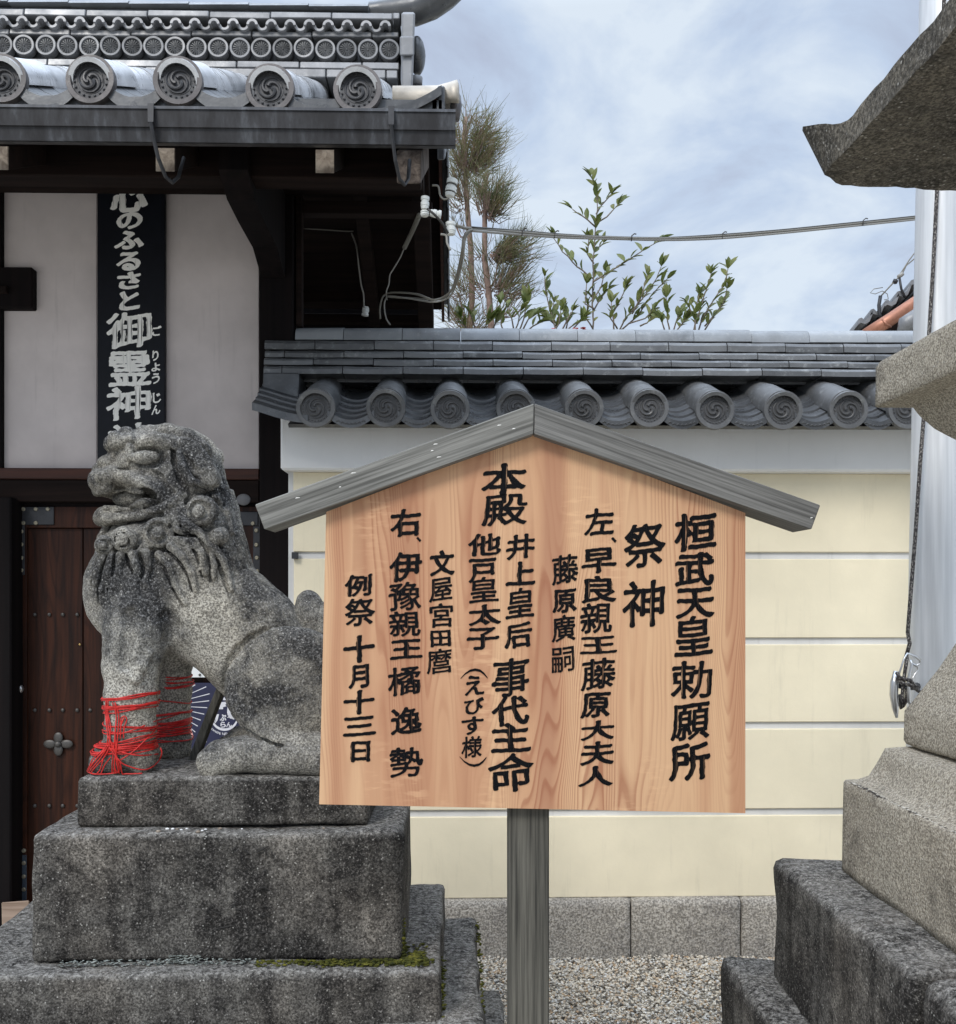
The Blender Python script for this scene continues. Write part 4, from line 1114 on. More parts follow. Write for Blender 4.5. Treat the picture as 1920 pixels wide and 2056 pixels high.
# rafters and deck boards
def slab(y0, y1, o0, o1, x0, x1, mat, name, parent, c=0.0):
    b = MB(); b.hexa([(x0, y0, roofz(y0) + o0), (x1, y0, roofz(y0) + o0), (x1, y1, roofz(y1) + o0), (x0, y1, roofz(y1) + o0), (x0, y0, roofz(y0) + o1), (x1, y0, roofz(y0) + o1), (x1, y1, roofz(y1) + o1), (x0, y1, roofz(y1) + o1)], c)
    return part(name, b, mat, parent)
XD = PX(868, 3.0)
slab(3.03, YR, -.135, -.105, GX0, XD, M['dark_wood'], 'roof_board', gate)
slab(YR, 4.97, -.135, -.105, GX0, XD, M['dark_wood'], 'roof_board', gate)
slab(3.02, YR, -.1, -.045, GX0, XD + .03, M['tile_dark'], 'clay_bed', gate)
slab(YR, 4.98, -.1, -.045, GX0, XD + .03, M['tile_dark'], 'clay_bed', gate)
rz = PZ(350, 3.06) - roofz(3.06)
for p in (-315, -4, 331, 652):
    xm = PX(p, 3.06); hw = .029
    o = slab(3.07, YR, rz, rz + .075, xm - hw, xm + hw, M['dark_wood'], 'rafter', gate, .002)
    b = MB(); b.hexa([(xm - hw, 3.062, roofz(3.062) + rz), (xm + hw, 3.062, roofz(3.062) + rz), (xm + hw, 3.07, roofz(3.07) + rz), (xm - hw, 3.07, roofz(3.07) + rz), (xm - hw, 3.062, roofz(3.062) + rz + .074), (xm + hw, 3.062, roofz(3.062) + rz + .074), (xm + hw, 3.07, roofz(3.07) + rz + .074), (xm - hw, 3.07, roofz(3.07) + rz + .074)])
    part('painted_end', b, M['pale_wood'], o)
    slab(YR, 4.9, rz, rz + .075, xm - hw, xm + hw, M['dark_wood'], 'rafter', gate, .002)
# big verge beam with weathered end
xv0, xv1 = PX(797, 3.1), PX(845, 3.1)
vz = PZ(370, 3.1) - roofz(3.1)
slab(3.1, YR, vz, vz + .11, xv0, xv1, M['old_wood'], 'verge_beam', gate, .004)
slab(YR, 4.93, vz, vz + .11, xv0, xv1, M['dark_wood'], 'verge_beam', gate, .004)
b = MB()
slab(3.02, YR, -.19, -.02, XD, XD + .014, M['rail_wood'], 'verge_board', gate)
slab(YR, 4.98, -.19, -.02, XD, XD + .014, M['rail_wood'], 'verge_board', gate)
# verge tiles hanging over the right edge, both slopes
for i in range(4):
    y0 = 3.02 + i * .245; y1 = y0 + .262
    slab(y0, min(y1, YR), -.235 + .004 * (i % 2), .0, XD + .016, XR - .002 * (i % 2), M['tile_dark'], 'verge_tile', gate, .004)
for i in range(10):
    y0 = YR + i * .098; y1 = y0 + .096
    b = MB(); za, zb = roofz(y0), roofz(y1); x0_, x1_ = XD + .030, PX(893, 3.0) + .003 * (i % 2)
    b.hexa([(x0_, y0, za - .21), (x1_, y0, za - .225), (x1_, y1, zb - .20), (x0_, y1, zb - .19), (x0_, y0, za + .01), (x1_, y0, za + .01), (x1_, y1, zb + .01), (x0_, y1, zb + .01)], .006)
    part('verge_tile', b, M['tile_dark'], gate)
# roll tiles
rG = .0765; cg, sg_ = math.cos(PG), math.sin(PG)
ge = arc_tile(rG * .9, .26, slope=PG).mesh('roll_tile', M['roll_pale'], True, angle=R(40))
g2 = arc_tile(rG * .82, .27, slope=PG).mesh('roll_tile', M['roll_pale'], True, angle=R(40))
gdisc = disc_mesh(rG, 'end_disc', M['tile_brown'], 'tomoe', .022, fmat=M['tile_chip'])
gx = [PX(p, YE) for p in (3, 181, 357, 542, 718)]; gp = (gx[-1] - gx[0]) / 4
gx = [gx[0] - gp * k for k in (5, 4, 3, 2, 1)] + gx; gzs = [PZ(q, YE) for q in (163,) * 5] + [PZ(q, YE) for q in (168, 168, 168, 181, 181)]
for x, z in zip(gx, gzs):
    if x < GX0 + .1: continue
    t = obj('roll_tile', ge, gate, (x, YE + .006, z - .004))
    d = obj('end_disc', gdisc, t, (x, YE, z)); d.rotation_euler = (0, rng.uniform(-1, 1), rng.uniform(-.05, .05))
    for k in range(1, 4):
        u = .245 * k; obj('roll_tile', g2, gate, (x, YE + .006 + u * cg, z - .006 + u * sg_ - .003 * (k % 2)))
    for k in range(3):
        mbk = MB().add(*[(lambda q: (q.v, q.f))(arc_tile(rG * .82, .30, slope=-PG))[i] for i in (0, 1)])
        if k == 0: back_m = mbk.mesh('roll_tile', M['tile_gate'], True, angle=R(40))
        u = .28 * k; obj('roll_tile', back_m, gate, (x, YR + .1 + u * cg, roofz(YR + .1 + u * cg)))
gx2 = gx + [gx[-1] + gp]
for i in range(len(gx2) - 1):
    if gx2[i] < GX0 + .1: continue
    last = i == len(gx2) - 2
    a_, b_ = gx2[i] + .05, (gx2[i + 1] - .05 if not last else XR - .01)
    for k in range(5):
        y = YE + .004 + .11 * k; z = (gzs + [gzs[-1]])[i] - .012 + .056 * k
        mb = pan(a_, b_, y, z, .3, .016, .040, slope=SL, drop=.028 if k == 0 else 0)
        if last:   # the verge pan curls up at the right
            mb = MB(); V = []; Fc = []; n = 10
            for q in range(n + 1):
                s = q / n; x = a_ + (b_ - a_) * s; zc = z - .045 + .075 * s ** 2.0
                dr = .03 if k == 0 else .015
                V += [(x, y, zc), (x, y + .3, zc + .3 * SL), (x, y + .3, zc + .3 * SL - dr), (x, y, zc - dr)]
            for q in range(n):
                for c4 in range(4): Fc.append((q * 4 + c4, q * 4 + (c4 + 1) % 4, q * 4 + 4 + (c4 + 1) % 4, q * 4 + 4 + c4))
            Fc += [(0, 1, 2, 3), (n * 4, n * 4 + 1, n * 4 + 2, n * 4 + 3)]; mb.add(V, Fc)
        obj('pan_tile', mb.mesh('pan_tile', M['tile_dark'], True, (a_, y, z), R(35)), gate, (a_, y, z))
# tan sleeve tile lying across at the verge corner
b = MB(); V = []; Fc = []; n = 12
secs = [(790, 3.25, 30), (840, 3.22, 30), (880, 3.2, 31), (905, 3.18, 34), (918, 3.17, 38)]
for (p, Y, r_) in secs:
    c_ = P(p, 203 - (4 if p > 900 else 0), Y); rr = r_ / 1920 * Y
    for q in range(n + 1):
        a = R(-35 + 250 * q / n); V.append((c_[0], c_[1] - rr * math.cos(a) * 1.1, c_[2] - rr * .1 + rr * math.sin(a)))
for i in range(len(secs) - 1):
    for q in range(n): Fc.append((i * (n + 1) + q, i * (n + 1) + q + 1, (i + 1) * (n + 1) + q + 1, (i + 1) * (n + 1) + q))
o = part('sleeve_tile', b.add(V, Fc), M['tile_tan'], gate, True)
o.modifiers.new('thick', 'SOLIDIFY').thickness = .012
b = MB(); cR = P(917, 205, 3.17); b.tube([(cR[0] - .004, 3.17, cR[2] + .02), (cR[0] - .002, 3.155, cR[2] - .02), (cR[0] - .003, 3.15, cR[2] - .07)], [.018, .02, .012], 8); part('sleeve_lip', b, M['tile_brown'], gate, True)
# ---- ridge stack, front face at 3.85
def row(y0p, y1p, Yf, Lpx, off, mat, xr=800, name='ridge_tile', depth=.3, jig=.002):
    z1, z0 = PZ(y0p, Yf), PZ(y1p, Yf); L = Lpx / 1920 * Yf; x = PX(xr, Yf) - off * L; xr_ = PX(xr, Yf); xs = [xr_] + ([x] if off > 0 else [])
    while x > GX0: x -= L; xs.append(x)
    for a_, b_ in zip(xs[1:], xs[:-1]):
        sag = .022 * max(0, (a_ + 2.2)) ** 2 * .12
        dz_ = rng.uniform(-jig, jig) + sag * .5; dy_ = rng.uniform(-.003, .003)
        b = MB(); b.hexa([(a_, Yf + dy_, z0 + dz_), (b_ - .004, Yf + dy_, z0 + dz_ + rng.uniform(-jig, jig)), (b_ - .004, Yf + depth, z0 + dz_), (a_, Yf + depth, z0 + dz_), (a_, Yf + .006 + dy_, z1 + dz_), (b_ - .004, Yf + .006 + dy_, z1 + dz_), (b_ - .004, Yf + depth, z1 + dz_), (a_, Yf + depth, z1 + dz_)], .003)
        obj(name, b.mesh(name, mat, False, (a_, Yf, z0)), gate, (a_, Yf, z0))
row(141, 159, 3.80, 120, .2, M['tile_gate']); row(126, 141, 3.83, 125, .6, M['tile_gate'], 803)
row(67, 79, 3.84, 120, .45, M['tile_gate'], 802); row(28, 42, 3.82, 122, .12, M['tile_gate'], 804)
b = MB(); b.box(GX0, PX(800, 3.87), 3.885, 4.12, PZ(165, 3.88), PZ(26, 3.88)); part('ridge_core', b, M['tile_dark'], gate)
# chrysanthemum discs
cm = disc_mesh(.0405, 'flower_disc', M['tile_gate'], 'kiku', .03, fmat=M['tile_disc'])
x = PX(782, 3.85); dxc = (PX(782, 3.85) - PX(78, 3.85)) / 16.35
while x > GX0:
    o = obj('flower_disc', cm, gate, (x, 3.845 + rng.uniform(-.004, .004), PZ(103, 3.85) + rng.uniform(-.002, .002))); o.rotation_euler = (rng.uniform(-.06, .06), rng.uniform(0, 1), rng.uniform(-.06, .06)); x -= dxc
# wave tiles
def ringseg(r, t, a0, a1, n=10, d=.05):
    V = []; Fc = []
    for k in range(n + 1):
        a = R(a0 + (a1 - a0) * k / n)
        for rr, y in ((r, 0), (r, d), (r - t, d), (r - t, 0)): V.append((rr * math.cos(a), y, rr * math.sin(a)))
    for k in range(n):
        for q in range(4): Fc.append((k * 4 + q, k * 4 + (q + 1) % 4, k * 4 + 4 + (q + 1) % 4, k * 4 + 4 + q))
    Fc += [(0, 1, 2, 3), tuple(n * 4 + q for q in range(4))]
    return MB().add(V, Fc)
wp = 37.6 / 1920 * 3.85
wup = ringseg(.0222, .010, 0, 180).mesh('wave_tile', M['wave'], True, angle=R(40)); wdn = ringseg(.0225, .009, 180, 360).mesh('wave_tile', M['wave'], True, angle=R(40))
x = PX(775, 3.85)
while x > GX0:
    obj('wave_tile', wup, gate, (x, 3.815, PZ(55, 3.82) + rng.uniform(-.001, .001))); obj('wave_tile', wdn, gate, (x - wp / 2, 3.828, PZ(55, 3.83) + .0)); x -= wp
# top cap of the ridge, curving up at its end
cuts = []; x = PX(742, 3.9)
while x > GX0: cuts.append(x); x -= 118 / 1920 * 3.9
for i in range(len(cuts) - 1):
    b_, a_ = cuts[i] - .003, cuts[i + 1]; b = MB(); V = []; Fc = []; n = 8
    for xx in (a_, b_):
        for q in range(n + 1):
            a = math.pi * q / n; V.append((xx, 3.97 - math.cos(a) * .11, PZ(28, 3.9) + math.sin(a) * .035 + (0 if xx == a_ else .004)))
    for q in range(n): Fc.append((q, q + 1, n + 2 + q, n + 1 + q))
    Fc += [tuple(range(n + 1)), tuple(range(n + 1, 2 * n + 2)), (0, n, 2 * n + 1, n + 1)]
    part('ridge_cap_tile', b.add(V, Fc), M['tile_pale'], gate, True, angle=R(40))
# ogre-end plate and rising horn tile
b = MB(); b.hexa([P(806, 176, 3.78), P(829, 176, 3.78), P(829, 176, 4.05), P(806, 176, 4.05), P(806, 24, 3.78), P(834, 24, 3.78), P(834, 24, 4.05), P(806, 24, 4.05)], .008); 
o_on = part('ridge_end_plate', b, M['tile_gate'], gate)
b = MB(); b.hexa([P(803, 112, 3.765), P(832, 112, 3.765), P(832, 112, 3.78), P(803, 112, 3.78), P(803, 72, 3.765), P(832, 72, 3.765), P(832, 72, 3.78), P(803, 72, 3.78)], .006); part('plate_boss', b, M['tile_gate'], o_on)
b = MB(); c_ = P(838, 112, 3.92); b.ball(c_, .062, 14, 10, (.55, 1.2, 1.15)); part('plate_boss', b, M['tile_dark'], o_on, True)
b = MB(); c_ = P(836, 162, 3.88); b.lathe([(.012, -.02), (.024, -.02), (.026, .012), (.018, .016)], c_, 'z', 12); part('plate_boss', b, M['tile_gate'], o_on, True)
b = MB(); b.tube([P(742, 26, 3.95), P(790, 24, 3.95), P(830, 22, 3.95), P(862, 6, 3.95), P(888, -14, 3.95), P(905, -32, 3.95)], [.040, .050, .058, .066, .070, .072], 14); o_h = part('horn_tile', b, M['tile_dark'], gate, True, angle=R(40))
# ---- gutter with hangers
YU = 2.86
def gz_(p, q): return PZ(q, YU)
xg = PX(915, YU)
prof = [(YU, PZ(219, YU)), (YU - .004, PZ(226, YU)), (YU, PZ(226, YU)), (YU + .006, PZ(259, YU)), (YU + .012, PZ(261, YU + .012)), (YU + .020, PZ(291, YU + .02)), (YU + .10, PZ(299, YU + .10)), (YU + .13, PZ(225, YU)), (YU + .126, PZ(225, YU)), (YU + .095, PZ(292, YU + .1)), (YU + .030, PZ(284, YU)), (YU + .016, PZ(230, YU))]
V = [(GX0, y, z) for y, z in prof] + [(xg, y, z) for y, z in prof]; n = len(prof)
o_g = part('gutter', MB().add(V, [(i, (i + 1) % n, (i + 1) % n + n, i + n) for i in range(n)] + [tuple(range(n)), tuple(range(n, 2 * n))]), M['gutter'], gate)
for p in (304, 786, -180):
    b = MB(); x = PX(p, YU - .004)
    b.hexa([(x - .008, YU - .012, PZ(255, YU)), (x + .008, YU - .012, PZ(255, YU)), (x + .008, YU - .005, PZ(255, YU)), (x - .008, YU - .005, PZ(255, YU)), (x - .009, YU - .012, PZ(218, YU)), (x + .009, YU - .012, PZ(218, YU)), (x + .009, YU - .005, PZ(218, YU)), (x - .009, YU - .005, PZ(218, YU))])
    b.tube([(x, YU - .01, PZ(255, YU)), (x + .004, YU + .008, PZ(285, YU)), (x + .010, YU + .03, PZ(315, YU)), (x + .020, YU + .07, PZ(355, YU + .05)), (x + .034, YU + .09, PZ(372, YU + .09)), (x + .044, YU + .12, PZ(355, YU + .1)), (x + .046, YU + .17, PZ(322, YU + .17))], [.006] * 7, 6)
    part('gutter_hanger', b, M['iron'], gate)
# ---- doors
zt, zb = PZ(1018, 4.1), PZ(1790, 4.1)
YD = 4.12
def dbox(a_, c_, q0, q1, y0, y1, mat, name, parent=gate, ch=.002):
    b = MB(); b.box(PX(a_, y0), PX(c_, y0), y0, y1, PZ(q1, y0), PZ(q0, y0), ch); return part(name, b, mat, parent)
door = obj('door', (lambda m: m.mesh('door', M['door_wood'], False, (-1.6, YD, 1.0)))(MB().box(PX(20, YD + .03), PX(519, YD + .03), YD + .03, YD + .05, zb, zt)), gate, (-1.6, YD, 1.0))
dbox(24, 53, 1018, 1850, YD - .012, YD + .03, M['door_wood'], 'stile', door)
dbox(481, 519, 1018, 1850, YD - .012, YD + .03, M['door_wood'], 'stile', door)
dbox(53, 481, 1018, 1061, YD - .010, YD + .03, M['door_wood'], 'top_rail', door)
for a_, c_ in ((53.5, 166), (167.5, 268), (269.5, 372), (373.5, 480.5)): dbox(a_, c_, 1062, 1850, YD + rng.uniform(.004, .008), YD + .03, M['door_wood'], 'plank', door)
# straps
dbox(21, 108, 1019, 1055, YD - .018, YD - .011, M['iron'], 'iron_strap', door); dbox(21, 49, 1055, 1155, YD - .018, YD - .0125, M['iron'], 'iron_strap', door)
dbox(440, 518, 1028, 1056, YD - .018, YD - .011, M['iron'], 'iron_strap', door); dbox(508, 524, 1057, 1170, YD - .018, YD - .0125, M['iron'], 'iron_strap', door)
dbox(24, 53, 1712, 1830, YD - .018, YD - .0125, M['iron_blue'], 'iron_strap', door)
mn = MB().ball((0, 0, 0), .0085, 8, 5, (1, .7, 1)).mesh('nail_head', M['nail'], True)
for q in (1234, 1426, 1618):
    for p in (70, 99, 126, 155, 181, 210, 390, 420, 450): obj('nail_head', mn, door, P(p, q, YD + .003))
mr = MB().lathe([(.0035, -.004), (.0065, -.005), (.009, -.003), (.0095, .002)], (0, 0, 0), 'y', 10).mesh('rivet', M['brass'], True)
for p, q in [(47, 1022), (72, 1022), (96, 1022), (47, 1050), (72, 1050), (24, 1067), (43, 1067), (24, 1093), (43, 1093), (24, 1120), (43, 1120), (28, 1145), (43, 1145), (483, 1051), (508, 1051), (515, 1065), (515, 1094), (516, 1120), (517, 1147), (28, 1733), (48, 1733), (28, 1760), (48, 1760), (28, 1786), (48, 1786), (48, 1708)]:
    obj('rivet', mr, door, P(p, q, YD - .018))
b = MB(); c_ = P(38, 1383, YD - .02); b.lathe([(.008, .03), (.010, .01), (.021, .0), (.021, -.012), (.012, -.02)], c_, 'y', 16); part('knob', b, M['steel'], door, True)
b = MB(); c_ = P(117, 1494, YD - .005)
for (du, dv, sx, sz_) in ((-.036, 0, 1.05, .72), (.036, 0, 1.05, .72), (0, .026, .78, .95), (0, -.026, .78, .95)): b.ball((c_[0] + du, c_[1], c_[2] + dv), .026, 12, 6, (sx, .22, sz_))
b.ball((c_[0], c_[1] - .006, c_[2]), .013, 10, 6, (1.2, .7, 1)); part('flower_escutcheon', b, M['nail'], door, True)
b = MB(); c_ = P(160, 1294, YD); b.ball(c_, .005, 8, 5, (1, .5, 1)); part('brass_pin', b, simple('brass_pin', (.5, .33, .12), .4, .5), door, True)
b = MB(); c_ = P(489, 1003, 4.058); b.lathe([(.002, -.003), (.024, -.003), (.026, 0), (.026, .003)], (0, 0, 0), 'y', 20); b.v = [(c_[0] + v[0] * 1.15, c_[1] + v[1], c_[2] + v[2] * .95) for v in b.v]; part('oval_badge', b, simple('badge_grey', (.12, .12, .125), .5), gate, True)
# sill and packing block at the foot of the door
b = MB(); b.box(PX(-400, 3.95), PX(522, 3.95), 3.98, 4.2, .0, PZ(1862, 4.0), .006); part('stone_sill', b, M['dark_stone'], gate)
b = MB(); b.box(GX0, PX(22, 4.0), 4.0, 4.14, .0, PZ(1000, 4.0), .006); part('side_post', b, M['black_wood'], gate)
b = MB(); b.hexa([P(4, 1862, 3.95), P(60, 1872, 3.95), P(60, 1872, 4.08), P(4, 1862, 4.08), P(3, 1812, 3.95), P(59, 1808, 3.95), P(59, 1808, 4.08), P(3, 1812, 4.08)], .004)
top('packing_block', b, M['block_wood'], 'short pale squared timber block lying at the foot of the gate door', 'wood block', P(30, 1860, 4.0))

# ------------------------------------------------------------------ vertical black name board
vb = root('vertical_name_board', P(262, 900, 4.08), 'tall black vertical board with white brush writing hanging between the white plaster panels', 'name board')
b = MB(); b.box(PX(195, 4.07), PX(331, 4.07), 4.07, 4.095, PZ(1000, 4.07), PZ(300, 4.07), .003); part('board', b, M['ink_board'], vb)
VT = [('心', 259, 399, 76, 56), ('の', 260, 443, 53, 34), ('ふ', 259, 482, 60, 38), ('る', 258, 524, 49, 39), ('さ', 259, 563, 48, 36), ('と', 260, 604, 42, 39), ('御', 260, 664, 93, 74), ('霊', 261, 740, 86, 74), ('神', 259, 809, 92, 72), ('社', 259, 884, 92, 72)]
for i, (ch, x, y, wd, ht) in enumerate(VT):
    st = dict(a=.062, b=.030, flare=.026, skew=.10) if i < 6 else dict(a=.026, b=.010, flare=.016, skew=.08)
    write(ch, x, y, wd, ht, 4.0685, M['white_paint'], vb, st=st, seed=100 + i)
for i, (ch, x, y, wd, ht) in enumerate([('ご', 315, 664, 19, 21), ('り', 312, 714, 13, 21), ('よ', 313, 737, 18, 18), ('う', 313, 760, 16, 22), ('じ', 315, 799, 17, 21), ('ん', 313, 823, 18, 20), ('じ', 314, 864, 18, 22)]):
    write(ch, x, y, wd, ht, 4.0685, M['white_paint'], vb, st=dict(a=.045, b=.02, flare=.012), seed=200 + i)

# ------------------------------------------------------------------ lion and its pedestal
V, Qd = lion_mesh()
c0 = np.array([-.6, YC, ZFL])
lion = obj('stone_guardian_lion', npmesh('stone_guardian_lion', V - c0, Qd, M['lion']), None, tuple(c0))
lion['label'] = 'weathered granite guardian lion sitting upright with open mouth and curled mane'; lion['category'] = 'lion statue'
ped = root('stone_pedestal', (-.58, 2.45, 0), 'stepped dark weathered stone pedestal under the guardian lion, mossy along its joints', 'pedestal')
def blk(name, x0, x1, y0, y1, z0, z1, par, mat, rad=.02, amp=.004, seed=0, step=.018, label=None):
    V, Qd = stone_block(x0, x1, y0, y1, z0, z1, rad, step, amp, seed)
    o_ = np.array([(x0 + x1) / 2, (y0 + y1) / 2, z0])
    o = obj(name, npmesh(name, V - o_, Qd, mat), par, tuple(o_))
    if label: o['label'] = label
    return o
blk('plinth_stone', PX(153, 2.22), PX(741, 2.22), 2.22, 2.64, PZ(1659, 2.22), ZFL, ped, M['dark_stone'], .014, .003, 1, .012)
z2 = PZ(1672, 2.17)
blk('upper_block', PX(62, 2.17), PX(806, 2.17), 2.17, 2.70, PZ(1927, 2.17), z2, ped, M['dark_stone'], .013, .0035, 2, .013)
z3 = PZ(1927, 2.17)
blk('middle_block', -1.15, PX(884, 2.10), 2.10, 2.745, z3 - .30, z3, ped, M['dark_stone'], .014, .004, 3, .014)
z4 = .552
blk('lower_block', -1.25, PX(957, 2.75), 2.06, 2.80, .2, z4, ped, M['dark_stone'], .02, .005, 4)
blk('footing_block', -1.35, PX(1008, 2.85), 2.05, 2.87, -.1, .318, ped, M['dark_stone'], .015, .005, 5)
blk('footing_rim', PX(62, 2.17) + .07, PX(806, 2.17) - .07, 2.24, 2.62, z2 - .002, z2 + .0035, ped, M['dark_stone'], .003, .0005, 6, .03) if False else None
# faint worn cuts of an old inscription on the front of the upper block
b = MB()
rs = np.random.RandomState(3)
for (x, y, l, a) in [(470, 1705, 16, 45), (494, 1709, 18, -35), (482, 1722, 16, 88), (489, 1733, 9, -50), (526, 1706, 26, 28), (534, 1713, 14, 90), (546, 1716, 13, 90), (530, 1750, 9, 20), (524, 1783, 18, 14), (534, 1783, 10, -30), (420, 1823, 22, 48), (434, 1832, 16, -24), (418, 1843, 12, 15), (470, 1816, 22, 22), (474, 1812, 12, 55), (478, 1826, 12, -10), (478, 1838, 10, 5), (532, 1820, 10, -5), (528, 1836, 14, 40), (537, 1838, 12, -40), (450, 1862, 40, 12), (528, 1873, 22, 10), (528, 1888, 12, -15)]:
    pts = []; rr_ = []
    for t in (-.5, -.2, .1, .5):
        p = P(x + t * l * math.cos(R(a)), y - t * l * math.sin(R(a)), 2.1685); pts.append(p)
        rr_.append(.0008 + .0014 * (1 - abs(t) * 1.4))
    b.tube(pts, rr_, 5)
part('worn_carving', b, simple('dark_carved_stroke', (.022, .020, .018), .95), ped)  # thin dark strokes laid on the block face in place of cuts
# moss and lichen along the joints
def crumbs(name, pts, mat, label, cat=None, seed=0, r=(.0018, .0048), flat=.5):
    rs = random.Random(seed); b = MB()
    for (x, y, z, sp) in pts:
        b.ball((x + rs.uniform(-sp, sp), y + rs.uniform(-sp * .6, sp * .3), z), rs.uniform(*r), 6, 4, (rs.uniform(.8, 1.8), 1, flat * rs.uniform(.6, 1.4)))
    o = top(name, b, mat, label, cat, pts[0][:3], True, kind='stuff'); return o
rs = random.Random(11); pts = []
zj = z3
for i in range(520):
    p = rs.uniform(515, 860) if rs.random() < .7 else rs.uniform(640, 870)
    x = PX(p, 2.16); pts.append((x, 2.158 - rs.random() ** 2 * .03, zj + .002 + rs.uniform(0, .006), .003))
for i in range(260): pts.append((PX(806, 2.17) + rs.uniform(.0, .055), 2.14 + rs.uniform(0, .14) * rs.random(), zj + .001, .004))
for i in range(160): pts.append((PX(884, 2.10) + rs.uniform(-.002, .008), rs.uniform(2.11, 2.3), rs.uniform(.5, z3 - .03), .003))
for i in range(120): pts.append((PX(806, 2.17) + .002, 2.18 + rs.uniform(0, .05), zj + rs.uniform(0, .09) * rs.random(), .002))
for i in range(90): pts.append((PX(957, 2.75) + .004, rs.uniform(2.2, 2.78), z4 - rs.random() * .03, .004))
crumbs('moss', pts, M['moss'], 'green and yellow moss growing along the joint of the lion pedestal', seed=1)
pts = []
for i in range(330):
    p = rs.uniform(120, 520); dens = 1.0
    x = PX(p, 2.16); pts.append((x, 2.160 - rs.random() ** 2 * .012, zj + rs.uniform(0, .012), .003))
for i in range(120): pts.append((PX(rs.uniform(340, 400), 2.165), 2.163, zj + rs.uniform(0, .018), .003))
crumbs('lichen', pts, M['lichen'], 'pale grey-green lichen crust on the left of the pedestal joint', seed=2, r=(.0012, .0036), flat=.3)
pg_ = 'small pale pebbles on the pedestal ledge'
PB = [(318, 1669, 6.5, 'oval pale pebble nearest the ledge front, left of the row below the lion'), (336, 1661, 5, 'first pebble at the left end of the row touching the plinth'), (347, 1661, 4.5, 'second pebble of the row touching the plinth'), (356, 1662, 4.5, 'third pebble in the middle of the row by the plinth'),
      (364, 1664, 4, 'pebble just forward of the row beside the plinth'), (375, 1661, 4, 'last pebble at the right end of the close row by the plinth'), (398, 1670, 6, 'large flat pebble forward on the ledge, right of the close row'), (406, 1666, 3.5, 'tiny pebble touching the large flat one on the ledge'), (413, 1662, 3.5, 'tiny pebble between the large flat one and the plinth'),
      (442, 1661, 5.5, 'round cream pebble standing alone against the plinth'), (230, 1662, 3, 'tiny pebble far left of all others on the ledge'), (486, 1661, 3, 'tiny pebble alone beyond the round cream one'), (650, 1661, 4, 'lone pebble farthest right on the ledge near the sign board')]
for i, (p, q, r_, lb) in enumerate(PB):
    Yp = 2.175 + (1672 - q) * .0032; c_ = P(p, q, Yp); b = MB(); rr = r_ / 1920 * Yp * .62; b.ball((0, 0, 0), rr, 9, 6, (1.35, 1, .7)); b.v = [(v[0] + c_[0], v[1] + Yp, v[2] + z2 + rr * .66) for v in b.v]
    top('pebble', b, M['white_plaster'] if i % 3 else M['pale_wood'], lb, 'pebble', (c_[0], Yp, z2), True, group=pg_)

# ---- red cords
_sec = {}
def legsec(far, z):
    key = (far, round(z / .004))
    if key in _sec: return _sec[key]
    zc_ = max(z, ZFL + .012); xl_, xh_ = (-.90, -.655) if not far else (-.87, -.625)
    m_ = (np.abs(V[:, 2] - zc_) < .004) & (V[:, 0] > xl_) & (V[:, 0] < xh_) & ((V[:, 1] < YC - .035) if not far else (V[:, 1] > YC + .035))
    q = V[m_][:, :2]; c_ = (q.min(0) + q.max(0)) / 2 if len(q) else np.array([-.78, YC - .094]); d = q - c_; an_ = np.arctan2(d[:, 1], d[:, 0]); rr = np.hypot(d[:, 0], d[:, 1])
    bins = np.array([max([r_ for a_, r_ in zip(an_, rr) if abs((a_ - t + math.pi) % (2 * math.pi) - math.pi) < .2] or [.05]) for t in np.linspace(-math.pi, math.pi, 25)])
    _sec[key] = (c_, bins); return _sec[key]
def legpt(far, a, z, e):
    c_, bins = legsec(far, z); a2 = (a + math.pi) % (2 * math.pi) - math.pi; r_ = np.interp(a2, np.linspace(-math.pi, math.pi, 25), bins) + e
    return (c_[0] + r_ * math.cos(a2), c_[1] + r_ * math.sin(a2), z)
